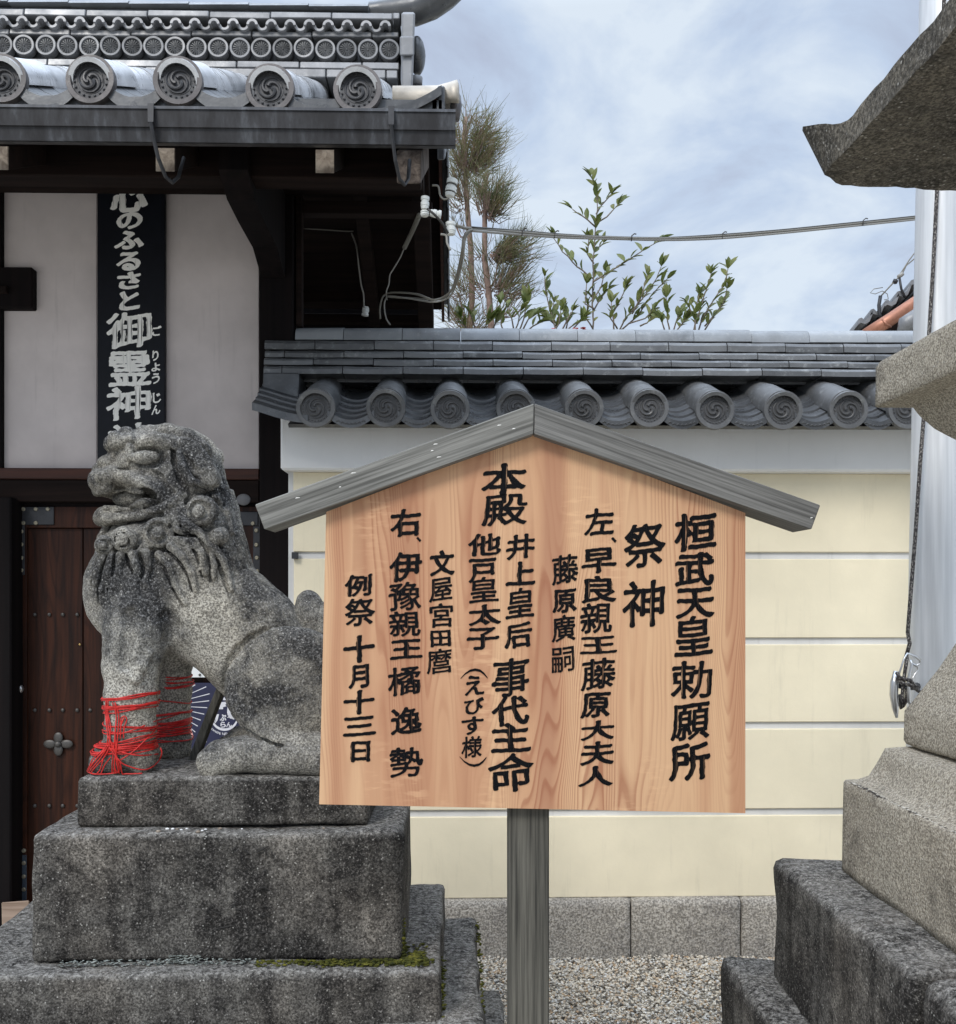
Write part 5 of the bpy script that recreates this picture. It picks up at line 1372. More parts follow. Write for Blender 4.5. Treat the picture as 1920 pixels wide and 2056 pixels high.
def cords(name, label, far, rings, verts, mat, r0=.00135):
    b = MB(); rs = random.Random(5 if far else 4)
    for (yl, yr, n_, spread) in rings:          # left / right height in near-leg photo pixels
        for k in range(n_):
            a_off = rs.uniform(0, 6.28); da = rs.uniform(-spread, spread); db = rs.uniform(-spread, spread); pts = []
            for i in range(41):
                a = 2 * math.pi * i / 40; f = (math.cos(a) + 1) / 2
                yy = (yl + da) * (1 - f) + (yr + db) * f + 1.4 * math.sin(3 * a + a_off)
                z = Q(262, yy, .094)[2]; pts.append(legpt(far, a, z, .0010 + .0012 * (k % 3)))
            b.tube(pts, r0 * rs.uniform(.9, 1.25), 6)
    for v in verts:
        pts = []
        for (u, y_, e) in v:
            z = max(Q(262, y_, .094)[2], ZFL + .003); Yg_ = YC - .094
            # find the surface in front at this pixel
            x_t = Q(u, y_, .094 + .05)[0]; best = None
            for t in np.linspace(-math.pi, 0, 31):
                p = legpt(far, t, z, .002 + e * .5)
                dd = abs(p[0] - x_t)
                if best is None or dd < best[0]: best = (dd, p)
            p = best[1]; pts.append((x_t if best[0] > .006 else p[0], p[1] - .001 if best[0] < .006 else p[1] - .012, z))
        b2 = []
        for i in range(len(pts) - 1):
            p0 = Vector(pts[max(i - 1, 0)]); p1, p2 = Vector(pts[i]), Vector(pts[i + 1]); p3 = Vector(pts[min(i + 2, len(pts) - 1)])
            for s_ in (0, .25, .5, .75): b2.append(.5 * ((2 * p1) + (-p0 + p2) * s_ + (2 * p0 - 5 * p1 + 4 * p2 - p3) * s_ * s_ + (-p0 + 3 * p1 - 3 * p2 + p3) * s_ ** 3))
        b2.append(Vector(pts[-1])); b.tube(b2, r0 * rs.uniform(1.0, 1.25), 6)
    top(name, b, mat, label, 'cord', (-.78, YC - (-.094 if far else .094), ZFL), True)
vv = []
rs = random.Random(9)
for k in range(7): o_ = rs.uniform(-5, 5); vv.append([(216 + o_ * .5, 1402, .002), (215 + o_, 1425, .002), (220 + o_ * .7, 1452, .002), (223 + o_ * .4, 1470, .003), (217 + o_, 1492, .003), (200 + o_ * 2, 1515, .002), (184 + o_ * 2, 1535, .0), (172 + o_ * 2.2, 1553, -.004)])
for k in range(6): o_ = rs.uniform(-5, 5); vv.append([(236 + o_ * .7, 1404, .002), (240 + o_, 1430, .002), (239 + o_, 1465, .003), (236 + o_, 1500, .004), (233 + o_ * 1.2, 1525, .004), (234 + o_ * 2, 1552, .003)])
vv += [[(222, 1465, .003), (245, 1465, .003), (275, 1457, .002), (302, 1447, .001)], [(221, 1470, .003), (235, 1495, .004), (242, 1518, .005), (238, 1540, .004), (222, 1554, .004), (190, 1555, 0), (165, 1556, -.004)]]
vv += [[(222, 1492, .004), (240, 1515, .005), (258, 1528, .004), (285, 1540, .002), (306, 1532, .0), (315, 1512, -.004), (312, 1500, -.004)], [(244, 1520, .006), (246, 1545, .006), (252, 1554, .006), (270, 1557, .010), (288, 1558, .014)]]
vv += [[(250, 1435, .004), (248, 1450, .004), (249, 1475, .004)], [(250, 1434, .004), (256, 1431, .004), (259, 1438, .004), (255, 1455, .004), (254, 1474, .004)], [(252, 1434, .005), (246, 1450, .005), (247, 1470, .005)]]
vv += [[(248, 1517, .004), (268, 1500, .004), (290, 1480, .003), (307, 1462, .001)], [(205, 1552, -.002), (210, 1528, .0), (226, 1512, .002)], [(199, 1555, .0), (202, 1535, .0), (208, 1515, .002)], [(248, 1502, .004), (280, 1510, .004), (308, 1514, .0)]]
cords('red_cord', 'bright red cord tangled round the near fore leg, ends trailing over its paw', False,
      [(1403, 1390, 5, 3), (1420, 1408, 6, 5), (1430, 1414, 2, 5), (1452, 1455, 2, 3), (1466, 1464, 2, 3), (1490, 1476, 3, 5), (1500, 1491, 8, 5), (1508, 1500, 3, 3)], vv, M['cord_red'])
# near-leg heights for the far leg: y_near ~ 1190 + (y_far-1190)*2.484/2.296
fz = lambda y: 1190 + (y - 1190) * 2.484 / 2.296
cords('red_cord', 'dark red cord bound tightly round the far fore leg of the stone lion', True,
      [(fz(1353), fz(1357), 1, 1), (fz(1362), fz(1360), 1, 1), (fz(1367), fz(1368), 2, 1), (fz(1380), fz(1376), 3, 1.5), (fz(1392), fz(1410), 1, 1), (fz(1432), fz(1428), 4, 2), (fz(1448), fz(1428), 1, 2)] + [(fz(1449 + 3.1 * i), fz(1444 + 3.6 * i), 2, 4) for i in range(9)] + [(fz(1478), fz(1483), 2, 2)], [], M['cord_dark'])
# wooden bar leaning under the belly
b = MB()
b.hexa([P(376, 1527, 2.43), P(393, 1529, 2.43), P(400, 1529, 2.462), P(384, 1527, 2.462), P(438, 1372, 2.40), P(450, 1378, 2.40), P(456, 1382, 2.432), P(444, 1372, 2.432)], .002)
top('wooden_bar', b, M['post_wood'], 'thin dark wooden bar leaning aslant between plinth and lion belly', 'wooden bar', P(386, 1528, 2.45))

# ------------------------------------------------------------------ papers on the gate door
YPo = 4.085
nt_ = top('paper_notice', (lambda b: b.box(PX(330, YPo), PX(450, YPo), YPo, YPo + .003, PZ(1359, YPo), PZ(1250, YPo)))(MB()), M['paper'], 'white paper notice pinned to the door above the navy poster', 'notice', P(400, 1350, YPo))
b = MB(); b.ball(P(401, 1355, YPo - .002), .0055, 8, 5); part('pin', b, M['nail'], nt_, True)
po = root('poster', P(430, 1450, YPo), 'navy blue event poster with white rays and a round white emblem on the gate door', 'poster')
b = MB(); b.box(PX(350, YPo), PX(500, YPo), YPo, YPo + .003, PZ(1524, YPo), PZ(1370, YPo)); part('sheet', b, M['navy'], po)
cxr, cyr = 352, 1420
for (x0_, y0_, x1_, y1_) in [(375, 1385, 392, 1375), (375, 1396, 414, 1379), (375, 1405, 421, 1393), (378, 1412, 420, 1407), (380, 1419, 416, 1421), (378, 1427, 410, 1434), (376, 1436, 403, 1446), (376, 1446, 397, 1458), (384, 1463, 392, 1470), (407, 1483, 415, 1490), (401, 1497, 408, 1504)]:
    b = MB(); dx_, dy_ = x1_ - x0_, y1_ - y0_; L_ = math.hypot(dx_, dy_); nx_, ny_ = -dy_ / L_ * .9, dx_ / L_ * .9
    b.add([P(x0_ - nx_ * .6, y0_ - ny_ * .6, YPo - .001), P(x1_ - nx_, y1_ - ny_, YPo - .001), P(x1_ + nx_, y1_ + ny_, YPo - .001), P(x0_ + nx_ * .6, y0_ + ny_ * .6, YPo - .001)], [(0, 1, 2, 3)]); part('printed_ray', b, M['print_white'], po)
b = MB(); b.ball(P(380, 1458, YPo), .004, 8, 5, (1, .2, 1)); b.add([P(376, 1490, YPo - .001), P(389, 1480, YPo - .001), P(384, 1463, YPo - .001), P(377, 1466, YPo - .001)], [(0, 1, 2, 3)]); part('printed_shape', b, M['pink'], po)
def arcband(cx_, cy_, r1, r2, a0, a1, n=20):
    V = []; 
    for i in range(n + 1):
        a = R(a0 + (a1 - a0) * i / n); tp = math.sin(math.pi * i / n) ** .5
        rm = (r1 + r2) / 2; hw = (r2 - r1) / 2 * (.35 + .65 * tp)
        V += [P(cx_ + (rm - hw) * math.cos(a), cy_ + (rm - hw) * math.sin(a), YPo - .001), P(cx_ + (rm + hw) * math.cos(a), cy_ + (rm + hw) * math.sin(a), YPo - .001)]
    return MB().add(V, [(2 * i, 2 * i + 1, 2 * i + 3, 2 * i + 2) for i in range(n)])
part('printed_ring', arcband(451, 1439, 23.5, 28.5, 15, 168), M['print_white'], po)
part('printed_ring', arcband(451, 1438, 19.5, 21.5, 150, 215), M['print_white'], po)
for pl_ in ([(441, 1410), (456, 1409), (457, 1413), (452, 1415), (455, 1418), (448, 1420), (448, 1424), (437, 1424), (440, 1416)], [(449, 1401), (451, 1400), (454, 1406), (448, 1406)], [(432, 1434), (440, 1434), (437, 1446), (432, 1453), (429, 1442)], [(457, 1418), (460, 1420), (463, 1430), (472, 1440), (470, 1445), (460, 1441), (456, 1431)]):
    b = MB(); b.add([P(x, y, YPo - .001) for x, y in pl_], [tuple(range(len(pl_)))]); part('printed_shape', b, M['print_white'], po)
for ch, x, y, wd, ht in (('ぶ', 448, 1441, 13, 13), ('地', 463, 1437, 13, 12), ('ら', 448, 1455, 11, 12), ('ん', 460, 1455, 11, 10)):
    write(ch, x, y, wd, ht, YPo - .0016, M['print_white'], po, 'printed_character', st=dict(a=.045, b=.03, flare=.01, skew=.02))
word = 'aramachi kitamachi'
for i, ch in enumerate(word):
    if ch == ' ': continue
    a = R(140 - 84 * i / (len(word) - 1)); x, y = 451 + 35 * math.cos(a), 1439 + 35 * math.sin(a)
    tall = ch in 'kth'
    write(ch, x, y - (1 if tall else 0), 2.2 if ch == 'i' else 3.2, 5.2 if tall or ch == 'i' else 3.6, YPo - .0016, M['print_white'], po, 'printed_letter', st=dict(a=.02, b=.02, flare=0, skew=0, wob=0))
for i, ch in enumerate('AIR'): write(ch, 396 + 5.5 * i, 1514, 1.6 if ch == 'I' else 4.4, 5.5, YPo - .0016, M['print_white'], po, 'printed_letter', st=dict(a=.04, b=.04, flare=0, skew=0, wob=0))
ft = root('framed_notice', P(484, 1090, 4.1), 'small gilt framed paper hanging on the dark door behind the lion neck', 'framed notice')
b = MB(); b.box(PX(450, 4.09), PX(489, 4.09), 4.09, 4.105, PZ(1118, 4.09), PZ(1077, 4.09), .001); part('gilt_frame', b, M['gold'], ft)
b = MB(); b.box(PX(455, 4.088), PX(483, 4.088), 4.087, 4.0895, PZ(1112, 4.088), PZ(1083, 4.088)); part('paper', b, M['paper'], ft)

# ------------------------------------------------------------------ stone lantern at the right
lan = root('stone_lantern', (1.33, 1.74, 0), 'large pale granite lantern on dark stepped base cut by the right edge of the photo', 'stone lantern')
xl1 = PX(1550, 2.30); z1_ = PZ(1725, 2.30)
xs_ = PX(1800, 1.585)
blk('base_block', xl1, 1.92, 1.60, 2.30, .22, z1_, lan, M['dark_stone'], .02, .004, 11, .02)
blk('base_block', xl1 + .012, 1.92, 1.15, 1.585, .22, z1_ - .004, lan, M['dark_stone'], .03, .007, 12, .02)
xl0 = PX(1448, 2.42); z0_ = PZ(1924, 2.42)
blk('base_block', xl0, 2.0, 1.75, 2.42, -.1, z0_, lan, M['dark_stone'], .02, .005, 13, .022)
blk('base_block', xl0 + .01, 2.0, 1.05, 1.74, -.1, z0_ - .004, lan, M['dark_stone'], .02, .005, 14, .022)
# pedestal stone with rounded shoulder
def square_lathe(prof, cx_, cy_, name, mat, par, step=.02, amp=.002, seed=0, corner=.012, sm=True):
    """prof: list of (half width, z); square section with softened corners"""
    pts2 = []; P2 = [(prof[0])]
    for a, c_ in zip(prof[:-1], prof[1:]):
        L = math.hypot(c_[0] - a[0], c_[1] - a[1]); m = max(1, int(L / step))
        for j in range(1, m + 1): P2.append((a[0] + (c_[0] - a[0]) * j / m, a[1] + (c_[1] - a[1]) * j / m))
    N = 44; ring = []
    for sd_ in range(4):
        for j in range(N): ring.append((sd_, j / N * 2 - 1))
    V = []
    for hw, z in P2:
        for sd_, t in ring:
            x, y = {0: (t, -1), 1: (1, t), 2: (-t, 1), 3: (-1, -t)}[sd_]
            X_, Y_ = x * hw, y * hw; cr_ = min(corner, hw * .3); q = np.clip([X_, Y_], -(hw - cr_), hw - cr_); d = np.array([X_, Y_]) - q; ln = np.linalg.norm(d)
            if ln > 1e-9: X_, Y_ = q + d / ln * cr_
            V.append((X_ + cx_, Y_ + cy_, z))
    n = len(ring); V = np.array(V); Qd = []
    for i in range(len(P2) - 1):
        for k in range(n): Qd.append((i * n + k, i * n + (k + 1) % n, (i + 1) * n + (k + 1) % n, (i + 1) * n + k))
    r = V - np.array([cx_, cy_, V[:, 2].mean()]); r /= np.linalg.norm(r, axis=1, keepdims=True)
    V = V + r * (amp * sn(V + seed, 12)[:, None] + amp * .4 * sn(V + seed, 45, off=20)[:, None])
    o_ = np.array([cx_, cy_, prof[0][1]])
    return obj(name, npmesh(name, V - o_, np.array(Qd), mat, sm), par, tuple(o_))
LCX, LCY = 1.33, 1.74
hwk = LCX - PX(1690, 2.21) + .012
zk0, zk1 = z1_ - .002, PZ(1568, 2.21)
zk2 = PZ(1493, 2.13)
square_lathe([(0.02, zk0), (hwk, zk0), (hwk, zk1), (hwk - .004, zk1 + .006), (hwk - .022, zk1 + .010), (hwk - .040, zk1 + .022), (hwk - .052, zk1 + .05), (hwk - .066, zk1 + .088), (hwk - .088, zk2 - .004), (hwk - .115, zk2 + .002), (.2, zk2 + .004), (.02, zk2 + .004)], LCX, LCY, 'pedestal_stone', M['lantern'], lan, amp=.0018, seed=21)
hs = LCX - PX(1839, 2.02)
zs0 = zk2 + .002
square_lathe([(hs - .03, zs0), (hs - .004, zs0 + .004), (hs, zs0 + .012), (hs - .001, zs0 + .075), (hs - .012, zs0 + .095), (hs - .05, zs0 + .17), (hs - .085, zs0 + .25), (hs - .12, zs0 + .36), (hs - .13, zs0 + .5), (.19, PZ(905, 2.0))], LCX, LCY, 'shaft', M['lantern'], lan, amp=.0018, seed=22, corner=.02)
hc = LCX - PX(1762, 2.14) + .012
zc_b, zc_t = PZ(817, 2.14), PZ(727, 2.14)
square_lathe([(.12, zc_b - .125), (hc - .22, zc_b - .128), (hc - .17, zc_b - .118), (hc - .125, zc_b - .095), (hc - .09, zc_b - .062), (hc - .068, zc_b - .030), (hc - .058, zc_b - .010), (hc - .045, zc_b - .003), (hc - .004, zc_b), (hc, zc_b + .004), (hc, zc_t - .012), (hc - .006, zc_t), (hc - .10, zc_t + .012), (.05, zc_t + .015)], LCX, LCY, 'platform', M['lantern'], lan, amp=.0018, seed=23, corner=.006)
square_lathe([(.17, zc_t + .012), (.185, zc_t + .02), (.185, PZ(372, 2.2) - .02), (.05, PZ(372, 2.2) + .01)], LCX, LCY, 'fire_box', M['lantern'], lan, amp=.002, seed=24, corner=.01)
# ragged dark and pale lichen along the ledge of the pedestal stone
rs = random.Random(77)
for nm, mt_, lb_, n_, sd_ in (('lichen', simple('dark_lichen', (.045, .038, .034), .95), 'ragged dark lichen along the ledge of the lantern pedestal stone', 260, 0.0), ('lichen', simple('pale_lichen', (.50, .47, .41), .95), 'pale crust of lichen edging the ledge of the lantern pedestal stone', 240, 1.0)):
    pts = []
    for i in range(n_):
        yy = rs.uniform(1.35, 2.14); w_ = .010 + .006 * math.sin(yy * 40) + .004 * math.sin(yy * 97)
        pts.append((LCX - hwk + (rs.uniform(.004, w_) if sd_ == 0 else rs.choice((rs.uniform(.003, .006), w_ + rs.uniform(0, .004)))), yy, zk1 + .007, .001))
    crumbs(nm, pts, mt_, lb_, seed=5, r=(.0014, .0034), flat=.25)
# roof stone with upturned corners
KX, KY = 1.345, 1.70; hk = KX - PX(1655, 2.205) + .020; kz = PZ(368, 2.205)
V = []; Qd = []; n = 48; ids = {}
def ktop(u, v):
    r = max(abs(u), abs(v)); c_ = (abs(u) * abs(v))
    t_ = min(1, max(0, (c_ - .60) / .27)); return .060 + .31 * (1 - r) ** 1.15 + .070 * t_ ** 1.3
def kbot(u, v): return .012 * (abs(u) * abs(v)) ** 4 + .02 * (1 - max(abs(u), abs(v)))
for lay in (0, 1):
    for i in range(n + 1):
        for j in range(n + 1):
            u = i / n * 2 - 1; v = j / n * 2 - 1; c_ = abs(u) * abs(v)
            if lay: fl = 1 + .075 * min(1, max(0, (c_ - .60) / .27)) ** 1.3; z = ktop(u, v)
            else: fl = 1.0; z = kbot(u, v)
            cut = max(0, abs(u) + abs(v) - 1.90)      # the tips are cut off square
            uu = u - math.copysign(cut * .5, u); vv_ = v - math.copysign(cut * .5, v)
            V.append((KX + uu * hk * fl, KY + vv_ * hk * fl, kz + z))
m = (n + 1) ** 2; g = lambda l, i, j: l * m + i * (n + 1) + j
for i in range(n):
    for j in range(n):
        Qd.append((g(1, i, j), g(1, i + 1, j), g(1, i + 1, j + 1), g(1, i, j + 1))); Qd.append((g(0, i, j), g(0, i, j + 1), g(0, i + 1, j + 1), g(0, i + 1, j)))
for i in range(n):
    for (a_, b2_) in (((i, 0), (i + 1, 0)), ((i, n), (i + 1, n)), ((0, i), (0, i + 1)), ((n, i), (n, i + 1))):
        f = (g(0, *a_), g(0, *b2_), g(1, *b2_), g(1, *a_))
        if a_[1] == n and b2_[1] == n or (a_[0] == 0 and b2_[0] == 0): f = f[::-1]
        Qd.append(f)
V = np.array(V); V = V + np.stack([.0015 * sn(V, 30), .0015 * sn(V, 30, off=10), .003 * sn(V, 14, off=20) + .0015 * sn(V, 60, off=30)], 1)
me = npmesh('roof_stone', V - np.array([KX, KY, kz]), np.array(Qd), M['kasa']); sharp(me, R(32)); fixn(me)
obj('roof_stone', me, lan, (KX, KY, kz))
square_lathe([(.16, kz + .30), (.12, kz + .38), (.09, kz + .42), (.11, kz + .47), (.06, kz + .6), (.01, kz + .68)], KX, KY, 'finial', M['kasa'], lan, amp=.002, seed=25, corner=.05)

# ------------------------------------------------------------------ flagpole with halyard and cleat
YP = 3.0
pole = root('flagpole', P(1874, 1190, YP)[:2] + (0,), 'thick brushed aluminium flagpole with halyard rope and cleat beside the stone lantern', 'flagpole')
def pol(y_): return np.interp(y_, [-600, 0, 1100, 1500, 2100], [1899, 1893, 1876, 1871, 1868]), np.interp(y_, [-600, 0, 1100, 1500, 2100], [41, 43.5, 46.5, 48, 50])
b = MB(); ys_ = [2150, 1800, 1500, 1100, 700, 300, 0, -300, -600]
b.tube([P(pol(y)[0], y, YP) for y in ys_], [pol(y)[1] / 1920 * YP for y in ys_], 40); part('pole', b, M['alu'], pole, True, angle=R(50))
pts = [(1831, 1292), (1827, 1270), (1834, 1180), (1842, 1080), (1852, 930), (1862, 800), (1868, 700), (1878, 540), (1886, 380), (1897, 100), (1900, 0), (1903, -200)]
b = MB(); b.tube([P(x - 8, y, YP - pol(y)[1] / 1920 * YP - .004) for x, y in [(1822 + 6, 1318)] + [(x + 4, y) for x, y in pts]], .0062, 8); part('halyard_rope', b, M['rope'], pole, True)
YK = YP - .085
def kt(pp, r, name, mat, n=8, y=YK): b = MB(); b.tube([P(x, q, y - d) for x, q, d in pp], r, n); return part(name, b, mat, pole, True)
clt = kt([(1800, 1348, .03), (1796, 1370, .034), (1795, 1395, .034), (1798, 1420, .034), (1801, 1441, .034)], [.008, .013, .0135, .011, .004], 'cleat', M['steel'])
kt([(1826, 1420, .0), (1828, 1440, .002), (1827, 1458, .0)], [.008, .008, .004], 'cleat', M['steel'])
kt([(1800, 1375, .03), (1815, 1378, .02), (1830, 1378, .0), (1842, 1378, -.02)], [.009, .010, .012, .012], 'cleat_stem', M['iron'])
kt([(1803, 1372, .045), (1806, 1352, .05), (1816, 1322, .052), (1822, 1312, .05), (1838, 1318, .045), (1848, 1326, .04), (1846, 1334, .04), (1838, 1337, .045)], .0032, 'snap_hook', M['steel'])
kt([(1828, 1325, .055), (1832, 1333, .06), (1829, 1345, .06), (1824, 1365, .062), (1825, 1385, .062), (1825, 1408, .06), (1832, 1420, .055), (1839, 1419, .05), (1840, 1416, .048)], [.0032, .0032, .0034, .0042, .005, .0052, .004, .0034, .003], 'snap_hook', M['steel'])
kt([(1832, 1333, .06), (1842, 1337, .05), (1843, 1345, .05), (1835, 1358, .055), (1828, 1372, .06)], .0030, 'snap_hook', M['steel'])
kt([(1801, 1350, .05), (1806, 1360, .058), (1818, 1364, .06), (1828, 1366, .066), (1836, 1376, .06), (1845, 1380, .03)], .0062, 'rope_turn', M['rope'])
kt([(1802, 1362, .045), (1812, 1372, .06), (1830, 1376, .066), (1846, 1388, .03)], .0060, 'rope_turn', M['rope'])
kt([(1822, 1318, .045), (1818, 1345, .05), (1814, 1375, .055), (1812, 1400, .05), (1815, 1418, .045), (1820, 1408, .045), (1822, 1380, .05)], .0058, 'rope_turn', M['rope'])
kt([(1806, 1395, .02), (1812, 1420, .02), (1816, 1405, .02)], .010, 'cleat_stem', M['iron'])

# ------------------------------------------------------------------ neighbour's roof beyond the wall
YN = 9.0
nh = root('neighbour_house_roof', P(1790, 640, YN), 'grey tiled verge of a neighbouring house with copper gutter seen beyond the wall ridge', 'house')
# verge runs from lower left to upper right
A0 = Vector(P(1716, 668, YN)); A1 = Vector(P(1960, 512, YN)); dv = A1 - A0
b = MB(); off = Vector((0, 1.2, -.4)); b.hexa([A0 + Vector((0, 0, -.30)), A1 + Vector((0, 0, -.30)), A1 + off + Vector((0, 0, -.3)), A0 + off + Vector((0, 0, -.3)), A0 + Vector((0, 0, -.06)), A1 + Vector((0, 0, -.06)), A1 + off, A0 + off]); part('roof_boarding', b, M['dark_wood'], nh)
for (x_, y_) in ((1722, 640), (1746, 622), (1775, 604), (1799, 586), (1827, 563), (1853, 545), (1880, 526), (1905, 508)):
    b = MB(); c_ = Vector(P(x_, y_, YN - .02)); sc_ = YN / 1920
    prof_ = [(0, 6), (2, 0), (8, -2), (14, 4), (22, -2), (30, -16), (30, -9), (24, 6), (15, 11), (6, 8), (1, 12)]
    V = [(c_[0] + u * sc_, YN - .03, c_[2] - v * sc_) for u, v in prof_] + [(c_[0] + u * sc_, YN + 1.2, c_[2] - v * sc_ - .30) for u, v in prof_]
    n = len(prof_); part('roof_tile', b.add(V, [tuple(range(n)), tuple(range(2 * n - 1, n - 1, -1))] + [(i, i + n, (i + 1) % n + n, (i + 1) % n) for i in range(n)]), M['tile_gate'], nh, True, angle=R(40))
b = MB(); b.tube([P(1740, 672, YN - .15), P(1790, 640, YN - .15), P(1850, 600, YN - .15), P(1960, 528, YN - .15)], .062, 14); part('copper_gutter', b, M['copper'], nh, True)
for x_, y_ in ((1777, 649),): b = MB(); b.tube([P(x_ - 5, y_ - 8, YN - .20), P(x_ + 3, y_ + 2, YN - .22), P(x_ + 12, y_ + 7, YN - .18)], .012, 6); part('gutter_joint', b, M['copper'], nh, True)
b = MB(); b.tube([P(1812, 668, YN - .4), P(1820, 650, YN - .4), P(1840, 638, YN - .4), P(1880, 640, YN - .4)], [.05, .08, .09, .08], 10); part('corner_tile', b, M['tile_gate'], nh, True)
b = MB(); b.box(A0[0] + .25, A1[0] + 1, YN + .3, YN + .5, 0, A0[2] - .1); part('house_wall', b, M['dark_wood'], nh)
aw = root('antenna_wire', P(1772, 600, YN), 'thin looped metal wire and bracket rising from the neighbouring roof verge', 'wire')
def wline(pp, r, name, mat, par, Y=YN - .05): b = MB(); b.tube([P(x, y, Y) for x, y in pp], r, 5); return part(name, b, mat, par, True)
wline([(1770, 593), (1800, 562), (1826, 522), (1850, 490)], .006, 'wire', M['wire_grey'], aw); wline([(1768, 596), (1795, 566), (1812, 550), (1820, 533), (1838, 518), (1860, 492)], .006, 'wire', M['wire_grey'], aw)
wline([(1773, 577), (1755, 580), (1748, 588), (1758, 590), (1772, 584), (1782, 590), (1784, 600), (1776, 602)], .004, 'wire', M['wire_grey'], aw)
wline([(1768, 594), (1765, 612), (1766, 632), (1770, 640)], .018, 'bracket', M['iron'], aw); wline([(1806, 556), (1810, 580), (1818, 598)], .012, 'bracket', M['iron'], aw)
wline([(1804, 556), (1810, 552), (1813, 549)], .02, 'clip', M['wire_white'], aw); wline([(1796, 568), (1799, 562)], .025, 'clip', M['iron'], aw)

# ------------------------------------------------------------------ insulators and cables at the gate
ins_g = 'white porcelain insulators under the gate verge'
def insul(name, a_, c_, r_, Y, label, bands=True, Y2=None):
    t = root(name, P(*a_, Y), label, 'insulator', ins_g)
    p0, p1 = Vector(P(*a_, Y)), Vector(P(*c_, Y2 or Y)); d = p1 - p0; r = r_ / 1920 * Y
    b = MB(); b.tube([p0, p0 + d * .02, p0 + d * .25, p0 + d * .3, p0 + d * .4, p0 + d * .45, p0 + d * .72, p0 + d * .76, p0 + d * .82, p1], [r * .9, r, r, r * .8, r * .8, r, r, r * .82, r * .95, r * .8], 16); part('porcelain_body', b, M['porcelain'], t, True, angle=R(40))
    if bands:
        for f in (.3, .75): b = MB(); b.tube([p0 + d * (f), p0 + d * (f + .06)], r * .98, 16); part('green_band', b, M['wire_dark'], t, True, angle=R(40))
    return t
insul('insulator', (909, 360), (903, 394), 11, 3.05, 'banded white insulator highest under the verge tiles')
insul('insulator', (854, 395), (853, 420), 8.5, 3.0, 'upright white insulator against the verge board', False)
insul('insulator', (853, 424), (853, 434), 8.5, 2.98, 'short white knob insulator under the upright one', False)
insul('insulator', (886, 431), (864, 427), 8, 3.0, 'white insulator lying sideways next to the verge', False)
insul('insulator', (905, 446), (906, 471), 10, 3.04, 'white insulator lowest on the verge where the cable is tied', False)
insul('insulator', (731, 470), (733, 449), 9, 4.4, 'white tubular knob hanging in the dark gable', False)
insul('insulator', (733, 634), (735, 616), 7, 4.6, 'small grey-white knob low in the dark gable near the coping', False)
def cable(name, pp, r, mat, label, ties=()):
    t = root(name, P(*pp[0]), label, 'cable')
    b = MB(); pts = [Vector(P(*q)) for q in pp]; out_ = []
    for i in range(len(pts) - 1):
        p0 = pts[max(i - 1, 0)]; p1, p2 = pts[i], pts[i + 1]; p3 = pts[min(i + 2, len(pts) - 1)]
        for j in range(6):
            s = j / 6; out_.append(.5 * ((2 * p1) + (-p0 + p2) * s + (2 * p0 - 5 * p1 + 4 * p2 - p3) * s * s + (-p0 + 3 * p1 - 3 * p2 + p3) * s ** 3))
    out_.append(pts[-1]); b.tube(out_, r, 7); part('wire', b, mat, t, True)
    return t
oc = cable('overhead_cable', [(915, 452, 3.05), (925, 455, 3.05), (945, 459, 3.1), (1040, 466, 3.3), (1130, 473, 3.45), (1230, 477, 3.6), (1335, 479, 3.75), (1440, 474, 3.9), (1560, 465, 4.05), (1700, 451, 4.2), (1845, 436, 4.4), (1930, 426, 4.5)], .0052, M['wire_grey'], 'bundled grey overhead cable sagging from the gate verge across the sky to the right')
for (off, r, m) in ((4, .0045, 'wire_white'), (-3, .003, 'wire_dark')):
    b = MB(); pp = [(948, 459 + off, 3.1), (1040, 466 + off * 1.1, 3.3), (1130, 473 + off * .9, 3.45), (1230, 477 + off * .6, 3.6), (1335, 479 + off * .7, 3.75), (1440, 474.5 + off * 1.1, 3.9), (1560, 465 + off, 4.05), (1700, 451 + off, 4.2), (1845, 436 + off, 4.4), (1930, 426 + off, 4.5)]
    pq = [Vector(P(*q)) for q in pp]; sm_ = []
    for i in range(len(pq) - 1):
        p0 = pq[max(i - 1, 0)]; p1, p2 = pq[i], pq[i + 1]; p3 = pq[min(i + 2, len(pq) - 1)]
        for s_ in (0, .2, .4, .6, .8): sm_.append(.5 * ((2 * p1) + (-p0 + p2) * s_ + (2 * p0 - 5 * p1 + 4 * p2 - p3) * s_ * s_ + (-p0 + 3 * p1 - 3 * p2 + p3) * s_ ** 3))
    b.tube(sm_ + [pq[-1]], r, 6); part('wire', b, M[m], oc, True)
for (x_, y_, Y_) in ((1115, 472, 3.43), (1270, 478, 3.65), (1452, 474, 3.92), (1735, 447, 4.24), (1050, 467, 3.32)):
    b = MB(); b.tube([P(x_ - 2, y_ + 6, Y_ - .01), P(x_ - 1, y_ - 5, Y_ - .01), P(x_ + 4, y_ - 9, Y_ - .01), P(x_ + 8, y_ - 8, Y_ - .01)], .0025, 5); part('cable_tie', b, M['wire_dark'], oc, True)
cable('drop_cable', [(948, 461, 3.1), (938, 466, 3.08), (931, 480, 3.08), (928, 505, 3.1), (922, 535, 3.2), (914, 565, 3.3), (905, 585, 3.35), (888, 598, 3.4), (870, 602, 3.4), (855, 597, 3.5), (835, 590, 3.8), (800, 587, 4.2), (778, 589, 4.4), (768, 598, 4.4), (763, 620, 4.4), (764, 640, 4.4)], .0042, M['wire_grey'], 'thick grey cable looping down beside the dark verge tiles')
